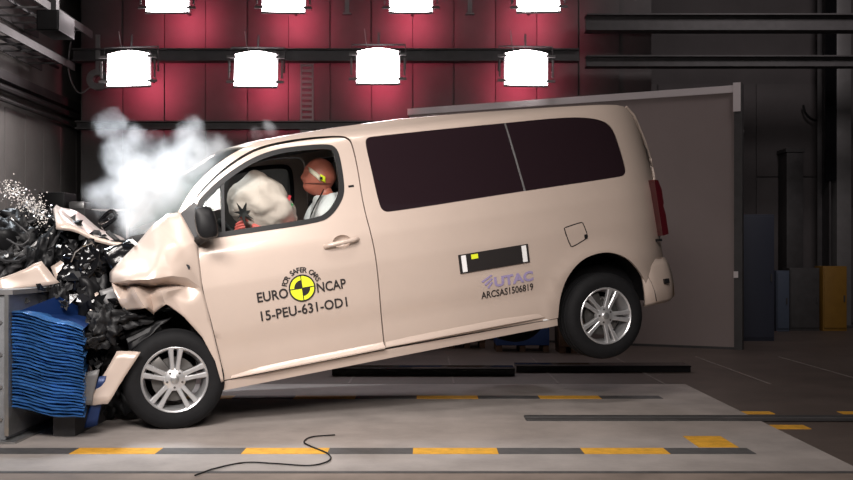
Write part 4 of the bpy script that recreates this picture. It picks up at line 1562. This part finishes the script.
nk = HC + Vector((0.025, 0, -0.115))
hip = Vector((0.10, 0, 0.10))
ch1 = Vector((HC.x + 0.02, 0, HC.z - 0.30))
sh = Vector((HC.x + 0.03, 0, HC.z - 0.185))
hand_l = onplane(247, 225, 0.30) - seat_base
chains = [
    [('hip', hip, (0.15, 0.12)), ('waist', hip.lerp(ch1, 0.45), (0.14, 0.11)), ('chest', ch1, (0.16, 0.12)), ('collar', sh + Vector((0.0, 0, 0.03)), (0.09, 0.07)), ('neck', nk, 0.055), ('skull', HC, 0.06)],
    [('chest', ch1, 0), ('shl', sh + Vector((0, -0.17, -0.02)), 0.065), ('ell', Vector((sh.x - 0.12, -0.24, sh.z - 0.20)), 0.048), ('wrl', hand_l + Vector((0.09, 0.0, -0.03)), 0.034), ('pml', hand_l + Vector((0.03, 0, -0.005)), (0.036, 0.024))],
    [('chest', ch1, 0), ('shr', sh + Vector((0, 0.17, -0.02)), 0.065), ('elr', Vector((sh.x - 0.16, 0.26, sh.z - 0.22)), 0.048), ('wrr', Vector((hand_l.x + 0.14, 0.2, hand_l.z - 0.06)), 0.034), ('pmr', Vector((hand_l.x + 0.07, 0.18, hand_l.z - 0.05)), (0.036, 0.024))],
    [('hip', hip, 0), ('hjl', Vector((0.05, -0.11, 0.08)), 0.095), ('knl', Vector((-0.40, -0.15, 0.12)), 0.062), ('anl', Vector((-0.68, -0.14, -0.27)), 0.042), ('ftl', Vector((-0.84, -0.14, -0.28)), 0.038)],
    [('hip', hip, 0), ('hjr', Vector((0.05, 0.11, 0.08)), 0.095), ('knr', Vector((-0.40, 0.15, 0.12)), 0.062), ('anr', Vector((-0.68, 0.14, -0.27)), 0.042), ('ftr', Vector((-0.84, 0.14, -0.28)), 0.038)],
]
body_me = skin_body(chains, 'body', SKINM, dm)
bm = bmesh.new()
bm.from_mesh(body_me)
# head with brow, nose, chin and ears, looking forward and slightly up
hb = bmesh.new()
bmesh.ops.create_uvsphere(hb, u_segments=40, v_segments=28, radius=1)
tilt = Matrix.Rotation(math.radians(14), 3, 'Y')
for v in hb.verts:
    p = v.co.copy()
    x, y, z = p
    X = x * 0.112
    Y = y * 0.088
    Z = z * 0.125
    if z < 0:                      # jaw narrows
        Y *= 1 - 0.22 * (-z)
        X += -0.012 * (-z) if x < 0.3 else 0.02 * z * 0
        if x > 0: X *= 1 - 0.30 * (-z)
    if x < 0 and abs(y) < 0.22 and -0.35 < z < 0.2:      # nose
        X -= 0.014 * math.exp(-(y / 0.12) ** 2) * math.exp(-((z + 0.12) / 0.16) ** 2)
    if x < 0:                      # eye sockets
        for s in (-1, 1):
            X += 0.012 * math.exp(-((y - s * 0.36) / 0.16) ** 2) * math.exp(-((z - 0.08) / 0.12) ** 2)
        X += 0.006 * math.exp(-((z + 0.45) / 0.05) ** 2) * math.exp(-(y / 0.35) ** 2)    # mouth
        X -= 0.012 * math.exp(-((z + 0.75) / 0.2) ** 2)                                   # chin
    for s in (-1, 1):              # ears
        Y += s * 0.012 * math.exp(-((x - 0.1) / 0.12) ** 2) * math.exp(-((z + 0.05) / 0.18) ** 2) * (1 if s * y > 0 else 0)
    v.co = tilt @ Vector((X, Y, Z)) * 1.12 + HC
tmp = bpy.data.meshes.new('tmp')
hb.to_mesh(tmp)
hb.free()
bm.from_mesh(tmp)
bpy.data.meshes.remove(tmp)


# hands: five curled fingers each
def fingers(bm_, palm, s):
    fl = (0.062, 0.072, 0.078, 0.070)
    for k in range(5):
        if k == 4:
            base = palm + Vector((0.0, s * 0.0, 0.028))
            P = [base, base + Vector((-0.03, s * 0.0, 0.03)), base + Vector((-0.058, s * 0.0, 0.035))]
            rr_ = [0.012, 0.011, 0.008]
        else:
            base = palm + Vector((-0.03, 0.0 + s * 0.004 * k, 0.026 - 0.019 * k))
            L_ = fl[k]
            P = [base, base + Vector((-L_ * 0.5, s * 0.010, 0.0)), base + Vector((-L_ * 0.85, s * 0.030, -0.012)), base + Vector((-L_ * 0.75, s * 0.052, -0.02))]
            rr_ = [0.010, 0.0098, 0.009, 0.0075]
        V_, F_ = tube_geo(spline(P, 3), [float(np.interp(t, np.linspace(0, 1, len(rr_)), rr_)) for t in np.linspace(0, 1, (len(P) - 1) * 3 + 1)], 8)
        vs = [bm_.verts.new(v) for v in V_]
        for f in F_:
            try: bm_.faces.new([vs[i] for i in f])
            except Exception: pass


fingers(bm, hand_l + Vector((0.015, 0, 0)), 1)
fingers(bm, Vector((hand_l.x + 0.055, 0.18, hand_l.z - 0.05)), -1)
me = bpy.data.meshes.new('body')
bm.to_mesh(me)
bm.free()
me.materials.append(SKINM)
me.materials.append(PINKM)
for p in me.polygons:
    if p.center.x < sh.x - 0.10 and p.center.y < -0.05 and hip.z + 0.05 < p.center.z < sh.z + 0.02: p.material_index = 1
smooth(me, 60)
link('body', me, SKINM, dm)
# shirt: looser shell over torso and upper arms
shc = [
    [('hip', hip + Vector((0, 0, 0.02)), (0.165, 0.135)), ('waist', hip.lerp(ch1, 0.45), (0.16, 0.13)), ('chest', ch1, (0.19, 0.16)), ('collar', sh + Vector((0.0, 0, 0.03)), (0.11, 0.10)), ('neck', nk + Vector((0.005, 0, -0.025)), 0.066)],
    [('chest', ch1, 0), ('shl', sh + Vector((0, -0.175, -0.025)), 0.095), ('ell', Vector((sh.x - 0.11, -0.23, sh.z - 0.16)), 0.080)],
    [('chest', ch1, 0), ('shr', sh + Vector((0, 0.175, -0.015)), 0.080), ('elr', Vector((sh.x - 0.12, 0.25, sh.z - 0.17)), 0.068)],
]
sm_ = skin_body(shc, 'shirt', SHIRT, dm)
for v in sm_.vertices:
    v.co += Vector(noise.noise_vector(v.co * 9)) * 0.012
smooth(sm_, 60)
so = link('shirt', sm_, SHIRT, dm)
V, F = [], []
for i, t in enumerate(np.linspace(0, 1, 10)):
    p = (sh + Vector((-0.03, -0.11, 0.075))).lerp(Vector((sh.x - 0.16, 0.02, sh.z - 0.30)), t)
    p.x -= 0.075 * math.sin(math.pi * min(1, t * 0.8 + 0.1))
    p.y -= 0.06 * math.sin(math.pi * min(1, t + 0.15)) * (1 - t)
    V += [p + Vector((0.0, -0.026, 0.012)), p + Vector((0.0, 0.026, -0.012))]
for i in range(9): F.append((2 * i, 2 * i + 2, 2 * i + 3, 2 * i + 1))
sbm = mesh('seat_belt', V, F, BLACKPL, dm, 60)
md = sbm.modifiers.new('thick', 'SOLIDIFY')
md.thickness = 0.006


# face tape and target sticker on the near cheek
def on_head(u, v, lift=0.002):
    """u forward, v up on the near side of the head"""
    x, z = -u, v
    y = -math.sqrt(max(0.02, 1 - x * x - z * z))
    Y = y * 0.088 * (1 - 0.22 * max(0, -z))
    return tilt @ Vector((x * 0.112 * (1.03), Y * 1.06 - lift, z * 0.125)) * 1.12 + HC


def head_patch(name, pts, m, lift):
    # pts: quad strip rows [(u,v),(u,v)]
    V_ = []
    for a, b in pts: V_ += [on_head(*a, lift), on_head(*b, lift)]
    F_ = [(2 * i, 2 * i + 1, 2 * i + 3, 2 * i + 2) for i in range(len(pts) - 1)]
    o_ = mesh(name, V_, F_, m, dm, 60)
    md_ = o_.modifiers.new('thick', 'SOLIDIFY')
    md_.thickness = 0.003
    return o_


head_patch('face_tape', [((0.82 - 0.13 * i, 0.46 - 0.09 * i), (0.72 - 0.13 * i, 0.12 - 0.09 * i)) for i in range(6)], mat('tape_cream', (0.75, 0.66, 0.52), 0.7), 0.004)
head_patch('target_sticker', [((0.16 - 0.05 * i, 0.08 - 0.02 * i), (0.10 - 0.05 * i, -0.22 - 0.02 * i)) for i in range(7)], YELP, 0.010)
head_patch('target_mark', [((0.18 - 0.05 * i, -0.06), (0.16 - 0.05 * i, -0.20)) for i in range(4)], BLACKP, 0.014)
head_patch('jaw_seam', [((0.85 - 0.12 * i, -0.44 + 0.01 * i), (0.85 - 0.12 * i, -0.48 + 0.01 * i)) for i in range(13)], mat('seam_brown', (0.12, 0.03, 0.02), 0.6), 0.004)
tag(dm, 'brown headed crash test dummy in white shirt behind the airbag', 'dummy')

# ------------------------------------------------------------------ flying glass crumbs, smoke
bm = bmesh.new()
gr = random.Random(11)
for k in range(600):
    t = gr.random() ** 1.3
    px = 46 - 42 * t + gr.gauss(0, 4)
    py = 216 - 30 * t + gr.gauss(0, 5 + 4 * (1 - t))
    y = gr.uniform(0.5, 0.9)
    q = T0 + RM @ onplane(px, py, y)
    s_ = gr.uniform(0.002, 0.0085)
    r = bmesh.ops.create_icosphere(bm, subdivisions=0, radius=s_) if False else bmesh.ops.create_cone(bm, segments=3, radius1=s_, radius2=0, depth=s_ * 1.2, cap_ends=True)
    Mx = Matrix.Translation(q) @ Matrix.Rotation(gr.uniform(0, 6), 4, 'X') @ Matrix.Rotation(gr.uniform(0, 6), 4, 'Z')
    bmesh.ops.transform(bm, matrix=Mx, verts=r['verts'])
o = bmobj('glass_crumbs', bm, mat('glass_crumb', (0.75, 0.70, 0.66), 0.15, 0.0, 0.5))
tag(o, 'spray of glass crumbs flying above the wrecked nose', 'glass crumbs', kind='stuff')

# one smoke cloud built from soft puffs inside one volume
puffs = []
for (px, py, D, r_, d_) in ((150, 205, 7.2, 0.30, 1.0), (175, 180, 7.3, 0.30, 1.0), (140, 185, 7.3, 0.26, 0.9), (195, 155, 7.4, 0.22, 0.8), (190, 135, 7.4, 0.15, 0.6), (125, 160, 7.4, 0.22, 0.6), (112, 125, 7.5, 0.14, 0.35), (110, 195, 7.4, 0.2, 0.35), (135, 142, 7.4, 0.16, 0.5), (215, 150, 7.4, 0.13, 0.5), (160, 160, 7.4, 0.2, 0.8), (185, 205, 7.0, 0.22, 0.9), (268, 131, 7.9, 0.09, 0.35), (252, 134, 7.9, 0.07, 0.3), (205, 172, 7.0, 0.16, 0.4), (140, 216, 7.3, 0.20, 1.0), (164, 210, 7.1, 0.20, 1.1), (168, 190, 7.1, 0.22, 1.2), (222, 158, 7.1, 0.12, 0.25)):
    puffs.append((world_at(px, py, D), r_, d_))
lo = Vector((min(p.x - r_ for p, r_, d in puffs), min(p.y - r_ for p, r_, d in puffs), min(p.z - r_ for p, r_, d in puffs)))
hi = Vector((max(p.x + r_ for p, r_, d in puffs), max(p.y + r_ for p, r_, d in puffs), max(p.z + r_ for p, r_, d in puffs)))
sm = bpy.data.materials.new('smoke_volume')
sm.use_nodes = True
nt = sm.node_tree
nt.nodes.remove(nt.nodes['Principled BSDF'])
outn = nt.nodes['Material Output']
geo = nt.nodes.new('ShaderNodeNewGeometry')
nz = nt.nodes.new('ShaderNodeTexNoise')
nz.inputs['Scale'].default_value = 3.6
nz.inputs['Detail'].default_value = 5
nz.inputs['Roughness'].default_value = 0.6
nt.links.new(geo.outputs['Position'], nz.inputs['Vector'])
wv = nt.nodes.new('ShaderNodeVectorMath')
wv.operation = 'MULTIPLY_ADD'
nt.links.new(nz.outputs['Color'], wv.inputs[0])
wv.inputs[1].default_value = (0.34, 0.34, 0.34)
sub_ = nt.nodes.new('ShaderNodeVectorMath')
sub_.operation = 'SUBTRACT'
sub_.inputs[1].default_value = (0.17, 0.17, 0.17)
nt.links.new(geo.outputs['Position'], sub_.inputs[0])
nt.links.new(sub_.outputs[0], wv.inputs[2])
acc = None
for p, r_, d_ in puffs:
    ds = nt.nodes.new('ShaderNodeVectorMath')
    ds.operation = 'DISTANCE'
    nt.links.new(wv.outputs[0], ds.inputs[0])
    ds.inputs[1].default_value = p
    mr = nt.nodes.new('ShaderNodeMapRange')
    mr.interpolation_type = 'SMOOTHSTEP'
    mr.inputs['From Min'].default_value = r_
    mr.inputs['From Max'].default_value = r_ * 0.45
    mr.inputs['To Min'].default_value = 0
    mr.inputs['To Max'].default_value = d_
    nt.links.new(ds.outputs['Value'], mr.inputs['Value'])
    if acc is None:
        acc = mr.outputs[0]
    else:
        mx = nt.nodes.new('ShaderNodeMath')
        mx.operation = 'MAXIMUM'
        nt.links.new(acc, mx.inputs[0])
        nt.links.new(mr.outputs[0], mx.inputs[1])
        acc = mx.outputs[0]
nz2 = nt.nodes.new('ShaderNodeTexNoise')
nz2.inputs['Scale'].default_value = 9
nz2.inputs['Detail'].default_value = 4
nt.links.new(geo.outputs['Position'], nz2.inputs['Vector'])
mr2 = nt.nodes.new('ShaderNodeMapRange')
mr2.inputs['From Min'].default_value = 0.35
mr2.inputs['From Max'].default_value = 0.65
mr2.inputs['To Min'].default_value = 0.25
mr2.inputs['To Max'].default_value = 1.0
nt.links.new(nz2.outputs['Fac'], mr2.inputs['Value'])
m1 = nt.nodes.new('ShaderNodeMath')
m1.operation = 'MULTIPLY'
nt.links.new(acc, m1.inputs[0])
nt.links.new(mr2.outputs[0], m1.inputs[1])
m2 = nt.nodes.new('ShaderNodeMath')
m2.operation = 'MULTIPLY'
nt.links.new(m1.outputs[0], m2.inputs[0])
m2.inputs[1].default_value = 8.5
vs_ = nt.nodes.new('ShaderNodeVolumeScatter')
vs_.inputs['Color'].default_value = (0.90, 0.95, 1.0, 1)
vs_.inputs['Anisotropy'].default_value = 0.0
nt.links.new(m2.outputs[0], vs_.inputs['Density'])
nt.links.new(vs_.outputs[0], outn.inputs['Volume'])
o = box('smoke', lo, hi, sm)
tag(o, 'white smoke billowing from the crushed bonnet', 'smoke', kind='stuff')
